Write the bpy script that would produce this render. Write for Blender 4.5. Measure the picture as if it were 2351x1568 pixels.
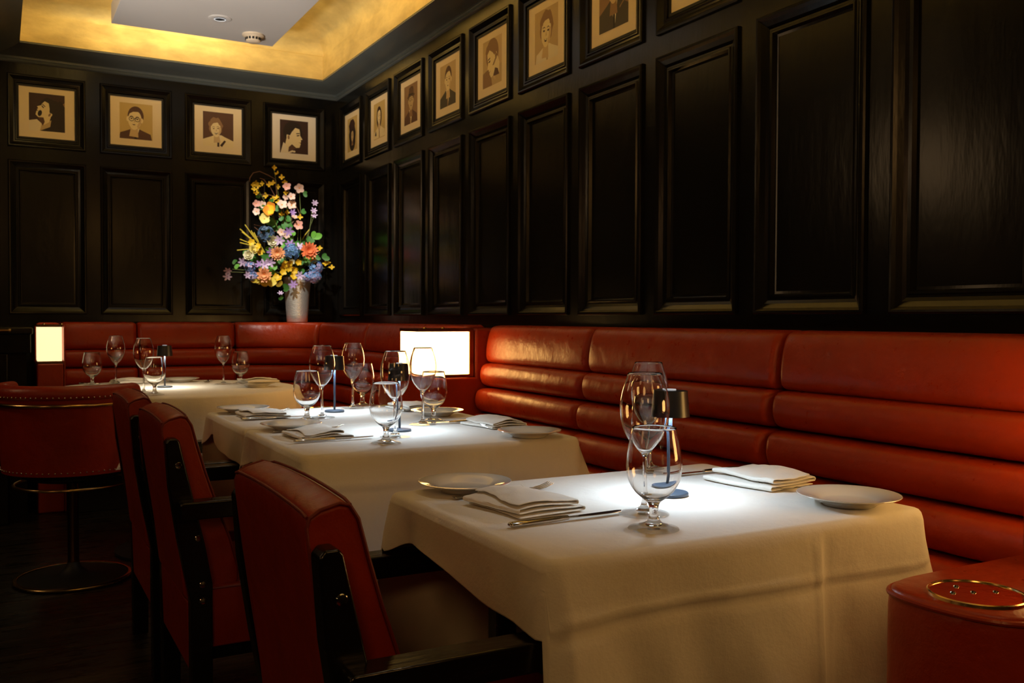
import bpy, math, random
from math import sin, cos, pi, radians, sqrt, atan2, hypot
from mathutils import Vector, Matrix, noise
random.seed(7)
sc = bpy.context.scene
for o in list(bpy.data.objects): bpy.data.objects.remove(o)
COL = sc.collection

# ------------------------------------------------------------------ camera
CAMH = 1.09
yaw, pit, rol, FPX = radians(28.888), radians(1.4005), radians(0.2262), 2139.0
Fv = Vector((sin(yaw)*cos(pit), cos(yaw)*cos(pit), -sin(pit)))
Rv = Vector((cos(yaw), -sin(yaw), 0)); Uv = Rv.cross(Fv)
R2 = Rv*cos(rol) + Uv*sin(rol); U2 = Uv*cos(rol) - Rv*sin(rol)
cam = bpy.data.objects.new('camera', bpy.data.cameras.new('camera')); COL.objects.link(cam)
M = Matrix((R2, U2, -Fv)).transposed().to_4x4(); M.translation = (0, 0, CAMH)
cam.matrix_world = M
cam.data.sensor_width = 36; cam.data.lens = FPX/2351*36; cam.data.clip_start = .02
cam.data.dof.use_dof = True; cam.data.dof.focus_distance = 1.75; cam.data.dof.aperture_fstop = 13
sc.camera = cam
# ------------------------------------------------------------------ world, exposure
w = bpy.data.worlds.new('world'); sc.world = w; w.use_nodes = True
w.node_tree.nodes['Background'].inputs[0].default_value = (1, .8, .6, 1)
w.node_tree.nodes['Background'].inputs[1].default_value = .004
vs = sc.view_settings
vs.view_transform = 'Standard'; vs.look = 'None'; vs.exposure = 0.0; vs.gamma = 1; vs.use_curve_mapping = False

def light(name, kind, loc, power, color, size=.1, size_y=None, aim=(0, 0, -1), spread=None, cone=None, blend=.5, shape=None):
    L = bpy.data.lights.new(name, kind); L.energy = power; L.color = color
    if kind == 'AREA':
        L.shape = shape or ('RECTANGLE' if size_y else 'DISK'); L.size = size
        if size_y: L.size_y = size_y
        if spread: L.spread = spread
    if kind == 'SPOT':
        L.spot_size = cone; L.spot_blend = blend; L.shadow_soft_size = size
    if kind == 'POINT': L.shadow_soft_size = size
    o = bpy.data.objects.new(name, L); COL.objects.link(o); o.location = loc
    if 'table_lamp' in name or 'pin' in name: o.data.cycles.is_caustics_light = True
    o.rotation_euler = Vector(aim).to_track_quat('-Z', 'Y').to_euler()
    return o
WARM = (1, .72, .40); AMB = (1, .62, .25); COOL = (.66, .84, 1.0)
# recessed downlights of the ceiling raft, one over each table
for nm, lx, ly, p in (('downlight_rear', 1.05, 4.7, 16), ('downlight_middle', 1.05, 2.9, 6), ('downlight_near', 1.05, 1.0, 5)):
    light(nm, 'SPOT', (lx, ly, 2.735), p, WARM, size=.05, cone=radians(66), blend=1)
# narrow cool fill spots, added to broaden the bright pools on the square tables
for px_, py_ in ((1.05, 1.36), (1.03, 2.48), (1.03, 3.06)):
    light('pin_fill', 'SPOT', (px_, py_, 2.74), 24, (.66, .85, 1.0), size=.04, cone=radians(27), blend=.9)
# cove strips hidden on top of the raft, shining up and out on the gold vault
light('cove_strip_far', 'AREA', (1.03, 5.60, 2.90), 5, (1, .80, .42), size=.85, size_y=.06, aim=(0, .7, .5))
light('cove_strip_right', 'AREA', (1.36, 3.0, 2.90), 19, (1, .74, .34), size=5.2, size_y=.06, aim=(.6, 0, .6))
light('cove_strip_left', 'AREA', (.70, 3.0, 2.90), 20, (1, .80, .42), size=5.2, size_y=.06, aim=(-.6, 0, .6))
# unseen fill lights added left of and behind the camera for warm room light
light('room_fill_aisle', 'AREA', (-.9, -.9, 2.3), 6.5, (1, .50, .15), size=.7, aim=(1.6, 2.2, -1.3))
light('room_fill_side', 'AREA', (1.3, -1.6, 2.3), 3.6, (1, .48, .13), size=.6, aim=(0, 2.6, -1.4))
light('room_fill_left', 'AREA', (-2.2, 1.6, 1.9), 3.2, (1, .50, .20), size=.8, aim=(2.6, .4, -1.0))
light('room_fill_far_left', 'AREA', (-1.6, 4.4, 2.2), 5, (1, .62, .3), size=.5, aim=(2.0, .8, -.6))
# unseen upward fills added to brighten the white raft, the crown and the portraits
light('raft_up_fill', 'SPOT', (-.3, 3.3, 1.3), 250, (1, .91, .80), size=.12, aim=(1.25, 1.75, 1.45), cone=radians(44), blend=.9)
light('aisle_up_fill', 'SPOT', (-.9, 2.6, 1.5), 95, (1, .92, .82), size=.12, aim=(1.9, 2.35, 1.42), cone=radians(46), blend=1)
light('flower_fill', 'SPOT', (1.05, 4.7, 2.735), 210, (1, .96, .86), size=.04, aim=(.70, 1.48, -1.28), cone=radians(28), blend=.7)  # unseen fill spot added to brighten the bouquet and the vase
for k, (gx, gy, gz) in enumerate(((-1.4, -1.6, 1.7), (-.5, -2.2, 1.9), (.4, -2.0, 1.6), (-2.4, .2, 1.6), (-2.4, 2.8, 1.7), (1.5, -2.2, 1.8))):
    light('glint_light', 'POINT', (gx, gy, gz), .5, (1, .66, .30), size=.035)  # small unseen warm lights added for glints in the glasses

# ------------------------------------------------------------------ materials
MATS = {}
def nodes(m): return m.node_tree.nodes, m.node_tree.links
def mat(name, base, rough=.5, metal=0, bump=None, var=None, trans=0, ior=1.5, coat=0, emit=None, estr=0, sheen=0, spec=.5, bscale=None, stretch=(1, 1, 1), coat_rough=.1, bump2=None, rvar=None):
    m = bpy.data.materials.new(name); m.use_nodes = True; n, l = nodes(m); b = n['Principled BSDF']
    b.inputs['Base Color'].default_value = (*base, 1); b.inputs['Roughness'].default_value = rough
    b.inputs['Metallic'].default_value = metal; b.inputs['Transmission Weight'].default_value = trans
    b.inputs['IOR'].default_value = ior; b.inputs['Coat Weight'].default_value = coat; b.inputs['Coat Roughness'].default_value = coat_rough
    b.inputs['Specular IOR Level'].default_value = spec
    if sheen: b.inputs['Sheen Weight'].default_value = sheen
    if emit: b.inputs['Emission Color'].default_value = (*emit, 1); b.inputs['Emission Strength'].default_value = estr
    tc = n.new('ShaderNodeTexCoord'); mp = n.new('ShaderNodeMapping'); mp.inputs['Scale'].default_value = stretch
    l.new(tc.outputs['Object'], mp.inputs['Vector'])
    def noi(scale, detail=4, rough_=.6):
        t = n.new('ShaderNodeTexNoise'); t.inputs['Scale'].default_value = scale; t.inputs['Detail'].default_value = detail; t.inputs['Roughness'].default_value = rough_
        l.new(mp.outputs[0], t.inputs['Vector']); return t
    if var:
        t = noi(var[0]); r = n.new('ShaderNodeMix'); r.data_type = 'RGBA'
        r.inputs['A'].default_value = (*[c*(1-var[1]) for c in base], 1); r.inputs['B'].default_value = (*[min(1, c*(1+var[1])) for c in base], 1)
        l.new(t.outputs['Fac'], r.inputs['Factor']); l.new(r.outputs['Result'], b.inputs['Base Color'])
    if rvar:
        t = noi(rvar[0]); r = n.new('ShaderNodeMapRange'); r.inputs['To Min'].default_value = rough-rvar[1]; r.inputs['To Max'].default_value = rough+rvar[1]
        r.inputs['From Min'].default_value = .3; r.inputs['From Max'].default_value = .7
        l.new(t.outputs['Fac'], r.inputs['Value']); l.new(r.outputs['Result'], b.inputs['Roughness'])
    prev = None
    for bp in (bump, bump2):
        if not bp: continue
        t = noi(bp[0], 5); bn = n.new('ShaderNodeBump'); bn.inputs['Strength'].default_value = bp[1]; bn.inputs['Distance'].default_value = bp[2]
        l.new(t.outputs['Fac'], bn.inputs['Height'])
        if prev: l.new(prev.outputs[0], bn.inputs['Normal'])
        l.new(bn.outputs[0], b.inputs['Normal']); prev = bn
    MATS[name] = m; return m
mat('leather_red', (.35, .030, .004), .34, spec=.38, bump=(700, .25, .0006), bump2=(14, .35, .012), var=(6, .22), rvar=(30, .08))
mat('leather_chair', (.27, .019, .003), .40, spec=.4, bump=(600, .25, .0006), bump2=(18, .3, .01), var=(9, .25), rvar=(30, .08))
mat('piping_red', (.16, .009, .004), .55)
mat('lacquer', (.0045, .0040, .0032), .22, spec=.26, bump=(5, .12, .02), bump2=(60, .04, .003), var=(3, .3), coat=.03, coat_rough=.12, stretch=(1, 1, .25))
mat('lacquer_crown', (.10, .115, .108), .32, bump=(5, .15, .02), var=(2, .3))  # grey base colour stands in for the crown's reflected sheen
mat('black_wood', (.006, .005, .004), .22, bump=(60, .3, .003), stretch=(.15, 1, 1), rvar=(20, .08))
mat('matte_black', (.006, .006, .006), .6)
mat('gold_leaf', (.74, .53, .21), .5, metal=.4, bump=(6, .2, .02), var=(4.5, .5), stretch=(1, 1, 2.2), rvar=(8, .1))
mat('raft_white', (.62, .60, .58), .7, var=(3, .03))
mat('plastic_cream', (.75, .62, .45), .4)
mat('linen', (.80, .77, .71), .85, bump=(420, .35, .0008), bump2=(9, .35, .012), sheen=.3, var=(40, .03))
mat('linen_napkin', (.82, .79, .72), .85, bump=(400, .4, .0008), bump2=(25, .4, .006), sheen=.3)
mat('porcelain', (.80, .78, .72), .12, coat=.5, coat_rough=.03)
mat('steel', (.62, .60, .56), .16, metal=1)
mat('chrome', (.75, .72, .66), .1, metal=1)
mat('brass', (.72, .50, .22), .2, metal=1)
mat('bronze', (.20, .11, .05), .25, metal=1)
gm = mat('glass', (1, 1, 1), 0, trans=1, ior=1.45)
gm = mat('glass_foot', (1, 1, 1), 0, trans=1, ior=1.45)
n, l = nodes(gm); tr_ = n.new('ShaderNodeBsdfTransparent'); tr_.inputs[0].default_value = (.97, .98, .98, 1); mx = n.new('ShaderNodeMixShader'); mx.inputs[0].default_value = .25
l.new(tr_.outputs[0], mx.inputs[1]); l.new(n['Principled BSDF'].outputs[0], mx.inputs[2]); l.new(mx.outputs[0], n['Material Output'].inputs[0])
mat('lamp_black', (.012, .013, .015), .38, coat=.2)
mat('lamp_blue', (.035, .05, .075), .5)
mat('lamp_top', (.7, .7, .7), .3, emit=(.8, .9, 1), estr=.4)
mat('lamp_led', (1, 1, 1), .5, emit=(.82, .92, 1), estr=14)
mat('box_glow', (.9, .8, .6), .5, emit=(1, .54, .15), estr=11)
mat('box_glow_soft', (.9, .8, .6), .5, emit=(1, .85, .45), estr=1.15)
mat('floor_wood', (.008, .006, .005), .3, bump=(30, .4, .004), var=(6, .5), stretch=(.4, 3, 1), rvar=(9, .12))
mat('nail', (.75, .68, .58), .25, metal=1)
mat('mat_board', (.86, .72, .46), .8)
mat('mat_board_pale', (.86, .80, .68), .8)
mat('pane', (1, 1, 1), .02, trans=1, ior=1.3)
mat('dark_void', (.004, .004, .004), .8)
# hammered vase
vm = mat('vase_metal', (.84, .85, .80), .42, metal=.75)
n, l = nodes(vm); b = n['Principled BSDF']; tc = n.new('ShaderNodeTexCoord'); mp = n.new('ShaderNodeMapping'); mp.inputs['Scale'].default_value = (1, 1, 1)
wv = n.new('ShaderNodeTexWave'); wv.bands_direction = 'Z'; wv.inputs['Scale'].default_value = 32; wv.inputs['Distortion'].default_value = .6; wv.inputs['Detail'].default_value = 1
vo = n.new('ShaderNodeTexVoronoi'); vo.inputs['Scale'].default_value = 90
bn = n.new('ShaderNodeBump'); bn.inputs['Strength'].default_value = .25; bn.inputs['Distance'].default_value = .0015
bn2 = n.new('ShaderNodeBump'); bn2.inputs['Strength'].default_value = .35; bn2.inputs['Distance'].default_value = .002
l.new(tc.outputs['Object'], wv.inputs['Vector']); l.new(wv.outputs['Fac'], bn.inputs['Height']); l.new(tc.outputs['Object'], vo.inputs['Vector']); l.new(vo.outputs['Distance'], bn2.inputs['Height'])
l.new(bn.outputs[0], bn2.inputs['Normal']); l.new(bn2.outputs[0], b.inputs['Normal'])
# floor boards
fm = MATS['floor_wood']; n, l = nodes(fm); b = n['Principled BSDF']
br = n.new('ShaderNodeTexBrick'); br.inputs['Scale'].default_value = 1; br.inputs['Color1'].default_value = (.011, .008, .006, 1); br.inputs['Color2'].default_value = (.006, .005, .004, 1); br.inputs['Mortar'].default_value = (.05, .028, .012, 1)
br.inputs['Brick Width'].default_value = 1.9; br.inputs['Row Height'].default_value = .16; br.inputs['Mortar Size'].default_value = .003
tc = n.new('ShaderNodeTexCoord'); mp = n.new('ShaderNodeMapping'); mp.inputs['Rotation'].default_value = (0, 0, radians(-4))
l.new(tc.outputs['Object'], mp.inputs[0]); l.new(mp.outputs[0], br.inputs['Vector']); l.new(br.outputs['Color'], b.inputs['Base Color'])

# ------------------------------------------------------------------ mesh builder
class MB:
    def __init__(s): s.v = []; s.f = []; s.m = []
    def add(s, vs, fs, mi=0):
        k = len(s.v); s.v += [tuple(v) for v in vs]; s.f += [tuple(i+k for i in f) for f in fs]; s.m += [mi]*len(fs); return s
    def box(s, x0, x1, y0, y1, z0, z1, mi=0):
        v = [(x, y, z) for z in (z0, z1) for y in (y0, y1) for x in (x0, x1)]
        return s.add(v, [(0, 2, 3, 1), (4, 5, 7, 6), (0, 1, 5, 4), (2, 6, 7, 3), (0, 4, 6, 2), (1, 3, 7, 5)], mi)
    def prism(s, poly, a0, a1, axis='y', mi=0):
        n = len(poly)
        def mk(p, a):
            return {'y': (p[0], a, p[1]), 'x': (a, p[0], p[1]), 'z': (p[0], p[1], a)}[axis]
        v = [mk(p, a0) for p in poly]+[mk(p, a1) for p in poly]
        f = [tuple(range(n)), tuple(range(2*n-1, n-1, -1))]+[(i, i+n, (i+1) % n+n, (i+1) % n) for i in range(n)]
        return s.add(v, f, mi)
    def lathe(s, prof, c=(0, 0, 0), n=32, mi=0, a0=0, a1=2*pi, closed_prof=False):
        full = abs(a1-a0-2*pi) < 1e-6; m = len(prof); na = n if full else n+1; v = []
        for i in range(na):
            a = a0+(a1-a0)*i/n
            for r, z in prof: v.append((c[0]+r*cos(a), c[1]+r*sin(a), c[2]+z))
        f = []
        for i in range(n):
            j = (i+1) % na
            for k in range(m if closed_prof else m-1):
                k2 = (k+1) % m; f.append((i*m+k, j*m+k, j*m+k2, i*m+k2))
        if not full and closed_prof:
            f.append(tuple(range(m-1, -1, -1))); f.append(tuple((na-1)*m+k for k in range(m)))
        return s.add(v, f, mi)
    def tube(s, pts, r, n=8, mi=0, closed=False, cap=True, flat=1.0):
        pts = [Vector(p) for p in pts]; N = len(pts); rs = r if isinstance(r, (list, tuple)) else [r]*N; v = []; up = None
        for i, p in enumerate(pts):
            if closed: t = (pts[(i+1) % N]-pts[i-1])
            else: t = (pts[min(i+1, N-1)]-pts[max(i-1, 0)])
            t.normalize()
            if up is None: up = Vector((0, 0, 1)) if abs(t.z) < .9 else Vector((1, 0, 0))
            a = t.cross(up).normalized(); bb = a.cross(t).normalized(); up = bb
            for k in range(n):
                q = 2*pi*k/n; v.append(p+a*cos(q)*rs[i]+bb*sin(q)*rs[i]*flat)
        f = []
        for i in range(N if closed else N-1):
            j = (i+1) % N
            for k in range(n): f.append((i*n+k, i*n+(k+1) % n, j*n+(k+1) % n, j*n+k))
        if cap and not closed: f.append(tuple(range(n-1, -1, -1))); f.append(tuple((N-1)*n+k for k in range(n)))
        return s.add(v, f, mi)
    def grid(s, P, mi=0, closeu=False):
        a, b_ = len(P), len(P[0]); v = [p for r in P for p in r]
        f = [(i*b_+j, ((i+1) % a)*b_+j, ((i+1) % a)*b_+j+1, i*b_+j+1) for i in range(a if closeu else a-1) for j in range(b_-1)]
        return s.add(v, f, mi)
    def build(s, name, mats, parent=None, smooth=35, bevel=0, seg=2, sub=0, loc=None, fix=True):
        me = bpy.data.meshes.new(name); me.from_pydata(s.v, [], s.f)
        for m in (mats if isinstance(mats, (list, tuple)) else [mats]): me.materials.append(MATS[m] if isinstance(m, str) else m)
        me.polygons.foreach_set('material_index', s.m)
        if fix:
            import bmesh
            bm = bmesh.new(); bm.from_mesh(me); bmesh.ops.remove_doubles(bm, verts=bm.verts, dist=1e-6); bmesh.ops.recalc_face_normals(bm, faces=bm.faces); bm.to_mesh(me); bm.free()
        me.update()
        if smooth:
            me.shade_smooth(); me.set_sharp_from_angle(angle=radians(smooth))
        o = bpy.data.objects.new(name, me); COL.objects.link(o)
        if bevel:
            md = o.modifiers.new('bevel', 'BEVEL'); md.width = bevel; md.segments = seg; md.limit_method = 'ANGLE'; md.angle_limit = radians(30); md.harden_normals = True
        if sub:
            md = o.modifiers.new('sub', 'SUBSURF'); md.levels = sub; md.render_levels = sub
        if parent: o.parent = parent
        if loc: o.location = loc
        return o
def tag(o, label=None, cat=None, group=None, kind=None):
    if label: o['label'] = label
    if cat: o['category'] = cat
    if group: o['group'] = group
    if kind: o['kind'] = kind
    return o
def thing(name, label, cat, loc=(0, 0, 0), rz=0, group=None):
    o = bpy.data.objects.new(name, None); COL.objects.link(o); o.location = loc; o.rotation_euler = (0, 0, rz); o.empty_display_size = .05
    return tag(o, label, cat, group)
def struct(o): o['kind'] = 'structure'; return o
def copy_tree(o, parent=None):
    c = o.copy(); COL.objects.link(c)
    if parent: c.parent = parent
    for ch in [k for k in bpy.data.objects if k.parent == o]: copy_tree(ch, c)
    return c
def place(proto, used, label, loc, rz=0, group=None):
    o = proto if not used else copy_tree(proto)
    o.location = loc; o.rotation_euler = (0, 0, rz); o['label'] = label
    if group: o['group'] = group
    return o

# ------------------------------------------------------------------ room
W, D = 2.1, 6.37
PB, PT, FB, FT = 1.106, 2.035, 2.1136, 2.5499     # lower panel bottom/top, picture frame bottom/top
PITCH, PW = .5095, .429
RC = [6.0745-PITCH*i for i in range(17)]            # panel centres along the right wall
BC = [.2730+.5085*i for i in range(-6, 4)]          # panel centres along the back wall
PROF_L = [(0, 0), (.001, .010), (.006, .014), (.012, .013), (.020, .006), (.034, -.004), (.044, -.008), (.050, -.008), (.054, -.003), (.059, -.003), (.064, -.016), (.072, -.018)]
PROF_U = [(0, 0), (.001, .010), (.006, .014), (.012, .013), (.020, .007), (.032, -.001), (.040, -.003), (.044, .001), (.049, .000), (.052, -.014)]
def panel_wall(name, centres, lo, hi, to, ztop, zrail=.0):
    """to(s, n, z) -> world; s along the wall, n out of the wall"""
    mb = MB(); half = PW/2
    cs = sorted(centres); ss = [lo]
    for c in cs: ss += [c-half, c+half]
    ss.append(hi); zs = [zrail, PB, PT, FB, FT, ztop]
    for i in range(len(ss)-1):
        for j in range(len(zs)-1):
            inside = (i % 2 == 1) and (j in (1, 3))
            if inside:
                prof = PROF_L if j == 1 else PROF_U; prev = None
                for (w_, d_) in prof:
                    ring = [to(ss[i]+w_, d_, zs[j]+w_), to(ss[i+1]-w_, d_, zs[j]+w_), to(ss[i+1]-w_, d_, zs[j+1]-w_), to(ss[i]+w_, d_, zs[j+1]-w_)]
                    if prev: 
                        mb.add(prev+ring, [(0, 1, 5, 4), (1, 2, 6, 5), (2, 3, 7, 6), (3, 0, 4, 7)])
                    prev = ring
                mb.add(prev, [(0, 1, 2, 3)])
            else:
                mb.add([to(ss[i], 0, zs[j]), to(ss[i+1], 0, zs[j]), to(ss[i+1], 0, zs[j+1]), to(ss[i], 0, zs[j+1])], [(0, 1, 2, 3)])
    mb.add([to(lo, -.08, zrail), to(hi, -.08, zrail), to(hi, -.08, ztop), to(lo, -.08, ztop)], [(0, 1, 2, 3)])
    return struct(mb.build(name, 'lacquer', smooth=25, fix=False))
panel_wall('wall_right', RC, -2.6, D, lambda s, n, z: (W-n, s, z), 3.1)
panel_wall('wall_back', BC, -3.0, W, lambda s, n, z: (s, D-n, z), 3.1)
struct(MB().box(-3.1, -3.0, -2.6, D, 0, 3.1).build('wall_left', 'lacquer'))
struct(MB().box(-3.1, W+.1, -2.7, -2.6, 0, 3.1).build('wall_front', 'lacquer'))
struct(MB().box(-3.1, W+.1, -2.7, D+.1, -.1, 0).build('floor', 'floor_wood'))
# ceiling: dark soffit around the coffer, gold fascia, curved gold vault
ZL, ZF, ZC = 2.708, 2.866, 3.04
OX0, OX1, OY0, OY1 = .125, 1.95, -1.6, 6.22
mb = MB()
mb.box(-3.0, OX0-.03, -2.6, D, ZL+.012, 3.1)
mb.box(OX0-.03, W, -2.6, OY0-.03, ZL+.012, 3.1)
struct(mb.build('ceiling', 'lacquer_crown'))
mb = MB(); prev = None
gp = [(0, ZL+.002), (0, ZF), (-.012, ZF), (-.012, ZF+.004)]+[(.30*(1-cos(a)) - .012, ZF+.004+(ZC-ZF-.004)*sin(a)) for a in [radians(d) for d in range(9, 91, 9)]]
for (w_, z_) in gp:
    ring = [(OX0+w_, OY0+w_, z_), (OX1-w_, OY0+w_, z_), (OX1-w_, OY1-w_, z_), (OX0+w_, OY1-w_, z_)]
    if prev: mb.add(prev+ring, [(0, 1, 5, 4), (1, 2, 6, 5), (2, 3, 7, 6), (3, 0, 4, 7)])
    prev = ring
mb.add(prev, [(0, 1, 2, 3)])
struct(mb.build('ceiling_vault', 'gold_leaf', smooth=50))
# crown moulding swept round right wall, back wall and the left beam
cp = [(0, 2.615), (.006, 2.618), (.012, 2.626), (.006, 2.636), (.012, 2.640), (.012, 2.652), (.03, 2.656), (.07, 2.664), (.12, 2.682), (.145, 2.698), (.150, 2.700), (.150, ZL), (0, ZL+.02)]
mb = MB()
def crown(to, a, b_, mitre_a, mitre_b, cut=0):
    P = []
    for w_, z_ in cp: P.append([to(a+mitre_a*w_, w_, z_), to(b_-mitre_b*w_, w_, z_)])
    mb.grid(P)
crown(lambda s, n, z: (W-n, s, z), -2.6, D, 0, 1)
crown(lambda s, n, z: (s, D-n, z), -3.0, W, 0, 1)
struct(mb.build('trim_1', 'lacquer_crown', smooth=40))
mb = MB(); P = []
for w_, z_ in cp: P.append([(OX0-.15+w_, -2.6, z_), (OX0-.15+w_, D, z_)])
mb.grid(P); mb.box(-3.0, OX0-.149, -2.6, D, 2.617, 2.72)
struct(mb.build('trim_2', 'lacquer_crown', smooth=40))

# white raft hung below the vault
raft = thing('ceiling_raft', 'flat white suspended ceiling panel in front of the gold cove', 'ceiling panel', (1.03, 2.2, 2.75))
MB().box(-.455, .455, -3.6, 3.545, 0, .11).build('panel', 'raft_white', raft, bevel=.002)
for yy in (-2.5, 0, 2.6): MB().box(-.03, .03, yy-.03, yy+.03, .11, .30).build('hanger', 'raft_white', raft)
sp = thing('recessed_spotlight', 'small round recessed spotlight in the white ceiling panel', 'spotlight', (1.093, 5.35, 2.75))
MB().lathe([(.062, 0), (.062, -.003), (.055, -.006), (.034, -.004), (.030, .0)], n=40).build('trim_ring', 'raft_white', sp)
MB().lathe([(.030, -.0035), (.024, -.001), (0, -.001)], n=32).build('reflector', 'matte_black', sp)
MB().lathe([(.030, -.006), (.033, -.0075), (.029, -.009), (.026, -.0075), (.030, -.006)], n=32).build('lens_ring', 'lamp_top', sp)
sd = thing('smoke_detector', 'round cream smoke detector with slotted rim under the ceiling panel', 'smoke detector', (1.325, 5.56, 2.75))
MB().lathe([(0, 0), (.062, 0), (.062, -.009), (.052, -.014), (.049, -.018), (0, -.018)], n=40).build('base', 'plastic_cream', sd)
MB().lathe([(.043, -.018), (.041, -.040), (.030, -.047), (0, -.048)], n=40).build('sensor_head', 'plastic_cream', sd)
for k in range(14):
    a = 2*pi*k/14; mb = MB(); ca, sa = cos(a), sin(a)
    v = []
    for z_ in (-.034, -.021):
        for rr in (.035, .0455):
            for q in (-.0055, .0055): v.append((rr*ca-q*sa, rr*sa+q*ca, z_))
    mb.add(v, [(0, 1, 3, 2), (4, 6, 7, 5), (0, 4, 5, 1), (2, 3, 7, 6), (0, 2, 6, 4), (1, 5, 7, 3)])
    mb.build('slot', 'matte_black', sd)

# ------------------------------------------------------------------ framed portraits
TON = {'cream': (.86, .72, .40), 'tan': (.58, .42, .20), 'mid': (.30, .17, .08), 'brown': (.11, .05, .03), 'dark': (.045, .018, .016), 'black': (.02, .011, .009), 'grey': (.06, .05, .035), 'paper': (.84, .74, .52), 'ochre': (.62, .45, .16), 'skin': (.66, .48, .24)}
TK = list(TON)
for k, c in TON.items(): mat('photo_'+k, c, .6)
def ell(cx, cy, rx, ry, rot=0, n=28, a0=0, a1=360, wob=0, seed=0):
    r = radians(rot); out = []
    for i in range(n):
        a = radians(a0+(a1-a0)*i/(n if a1-a0 == 360 else n-1)); k = 1+wob*sin(a*7+seed)+wob*.7*sin(a*11+seed*2)
        x, y = rx*cos(a)*k, ry*sin(a)*k
        out.append((cx+x*cos(r)-y*sin(r), cy+x*sin(r)+y*cos(r)))
    return out
def face(cx, cy, s, hair, skin='cream', feat='brown', rot=0, turn=0, glasses=False, smile=False, curly=0, hat=False, long_=False, ear=True):
    """generic head: returns layered shapes in unit print coordinates"""
    r = radians(rot)
    def T(pts): return [(cx+(x*cos(r)-y*sin(r))*s, cy+(x*sin(r)+y*cos(r))*s) for x, y in pts]
    L = []
    if long_: L.append((T(ell(0, -.15, .92, 1.25, wob=curly)), hair))
    L.append((T(ell(-turn*.12, .26, .74+curly*2, .84+curly*2, wob=curly, seed=1)), hair))
    L.append((T([(-.3, -.6), (.3, -.6), (.42, -1.5), (-.42, -1.5)]), 'skin' if skin == 'cream' else 'mid'))
    if ear:
        for sx in (-1, 1): L.append((T(ell(sx*.64, -.05, .13, .22)), skin))
    L.append((T(ell(0, -.05, .62, .80)), skin)); L.append((T(ell(.04*turn, -.55, .36, .36)), skin))
    L.append((T([(.30, .1), (.60, .2), (.58, -.3), (.36, -.75), (.22, -.6), (.38, -.2)]), 'skin'))
    L.append((T([(-.66, .20), (-.54, .80), (0, 1.05), (.52, .82), (.68, .20), (.54, .48), (.25, .66), (-.20, .60), (-.48, .44)]), hair))
    if curly:
        for k in range(9):
            a = radians(20+k*17.5); L.append((T(ell(.62*cos(a), .30+.66*sin(a), .2, .2, wob=.1, seed=k)), hair if k % 2 else 'mid'))
    for sx in (-1, 1):
        ex = sx*.27+turn*.08
        L.append((T(ell(ex, .02, .12, .055)), feat)); L.append((T(ell(ex, .02, .04, .04)), 'black'))
        L.append((T([(ex-.16, .15), (ex, .21), (ex+.16, .16), (ex+.15, .20), (ex, .26), (ex-.16, .20)]), feat))
        if glasses:
            L.append((T(ell(ex, -.01, .24, .20)), 'black')); L.append((T(ell(ex, -.01, .19, .15)), skin)); L.append((T(ell(ex, .02, .10, .05)), 'dark'))
    if glasses: L.append((T([(-.08, .02), (.14, .02), (.14, .07), (-.08, .07)]), 'black'))
    nx = turn*.12
    L.append((T([(nx+.02, .0), (nx+.13, -.26), (nx-.08, -.28), (nx-.02, -.24)]), 'skin'))
    if smile:
        L.append((T([(nx-.22, -.42), (nx, -.47), (nx+.22, -.42), (nx+.1, -.60), (nx-.1, -.60)]), 'dark')); L.append((T([(nx-.17, -.44), (nx, -.48), (nx+.17, -.44), (nx+.1, -.52), (nx-.1, -.52)]), 'paper'))
    else: L.append((T([(nx-.18, -.46), (nx, -.43), (nx+.18, -.46), (nx, -.53)]), feat))
    if hat: L.append((T([(-1.1, .35), (-.6, .30), (.1, .42), (.7, .30), (1.15, .45), (.75, .60), (.62, 1.25), (.1, 1.35), (-.5, 1.2), (-.62, .62)]), 'brown')); L.append((T([(-.62, .55), (.7, .48), (.7, .62), (-.6, .72)]), 'black'))
    return L
def bust(cx, y, wd, col, col2=None, tie=None, collar='paper', bot=0):
    L = [([(cx-wd, bot), (cx-wd*.92, y*.55+bot*.4), (cx-wd*.4, y*.85), (cx-.1, y), (cx+.1, y), (cx+wd*.4, y*.85), (cx+wd*.92, y*.55+bot*.4), (cx+wd, bot)], col)]
    if col2: L.append(([(cx-.12, y), (cx+.12, y), (cx+.02, bot)], collar)); L.append(([(cx-.03, y*.8), (cx+.03, y*.8), (cx+.035, bot), (cx-.035, bot)], col2))
    return L
def profile_head(cx, cy, s, hair, skin='cream', flip=1, rot=0):
    r = radians(rot)
    def T(pts): return [(cx+(x*flip*cos(r)-y*sin(r))*s, cy+(x*flip*sin(r)+y*cos(r))*s) for x, y in pts]
    return [(T(ell(-.12, .28, .80, .78)), hair),
            (T([(-.45, .35), (.1, .62), (.45, .55), (.52, .25), (.50, .12), (.72, -.18), (.56, -.24), (.60, -.36), (.52, -.42), (.56, -.52), (.46, -.78), (.18, -.82), (-.18, -.58), (-.5, -1.1), (-.75, -.6), (-.62, -.1)]), skin),
            (T(ell(-.48, -.08, .16, .26, rot=8)), skin), (T(ell(-.46, -.10, .08, .15)), 'mid'),
            (T([(.20, .10), (.46, .14), (.44, .06), (.25, .02)]), 'dark'), (T([(.16, .24), (.48, .28), (.48, .22), (.2, .18)]), 'dark'),
            (T([(.36, -.42), (.56, -.40), (.56, -.45)]), 'brown'), (T([(-.18, -.58), (.18, -.84), (.0, -.95), (-.5, -1.15), (-.45, -.8)]), 'brown'),
            (T([(-.6, .62), (-.1, 1.02), (.4, .95), (.62, .70), (.42, .56), (.1, .62), (-.2, .3), (-.35, .05), (-.62, .1)]), hair)]
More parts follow.
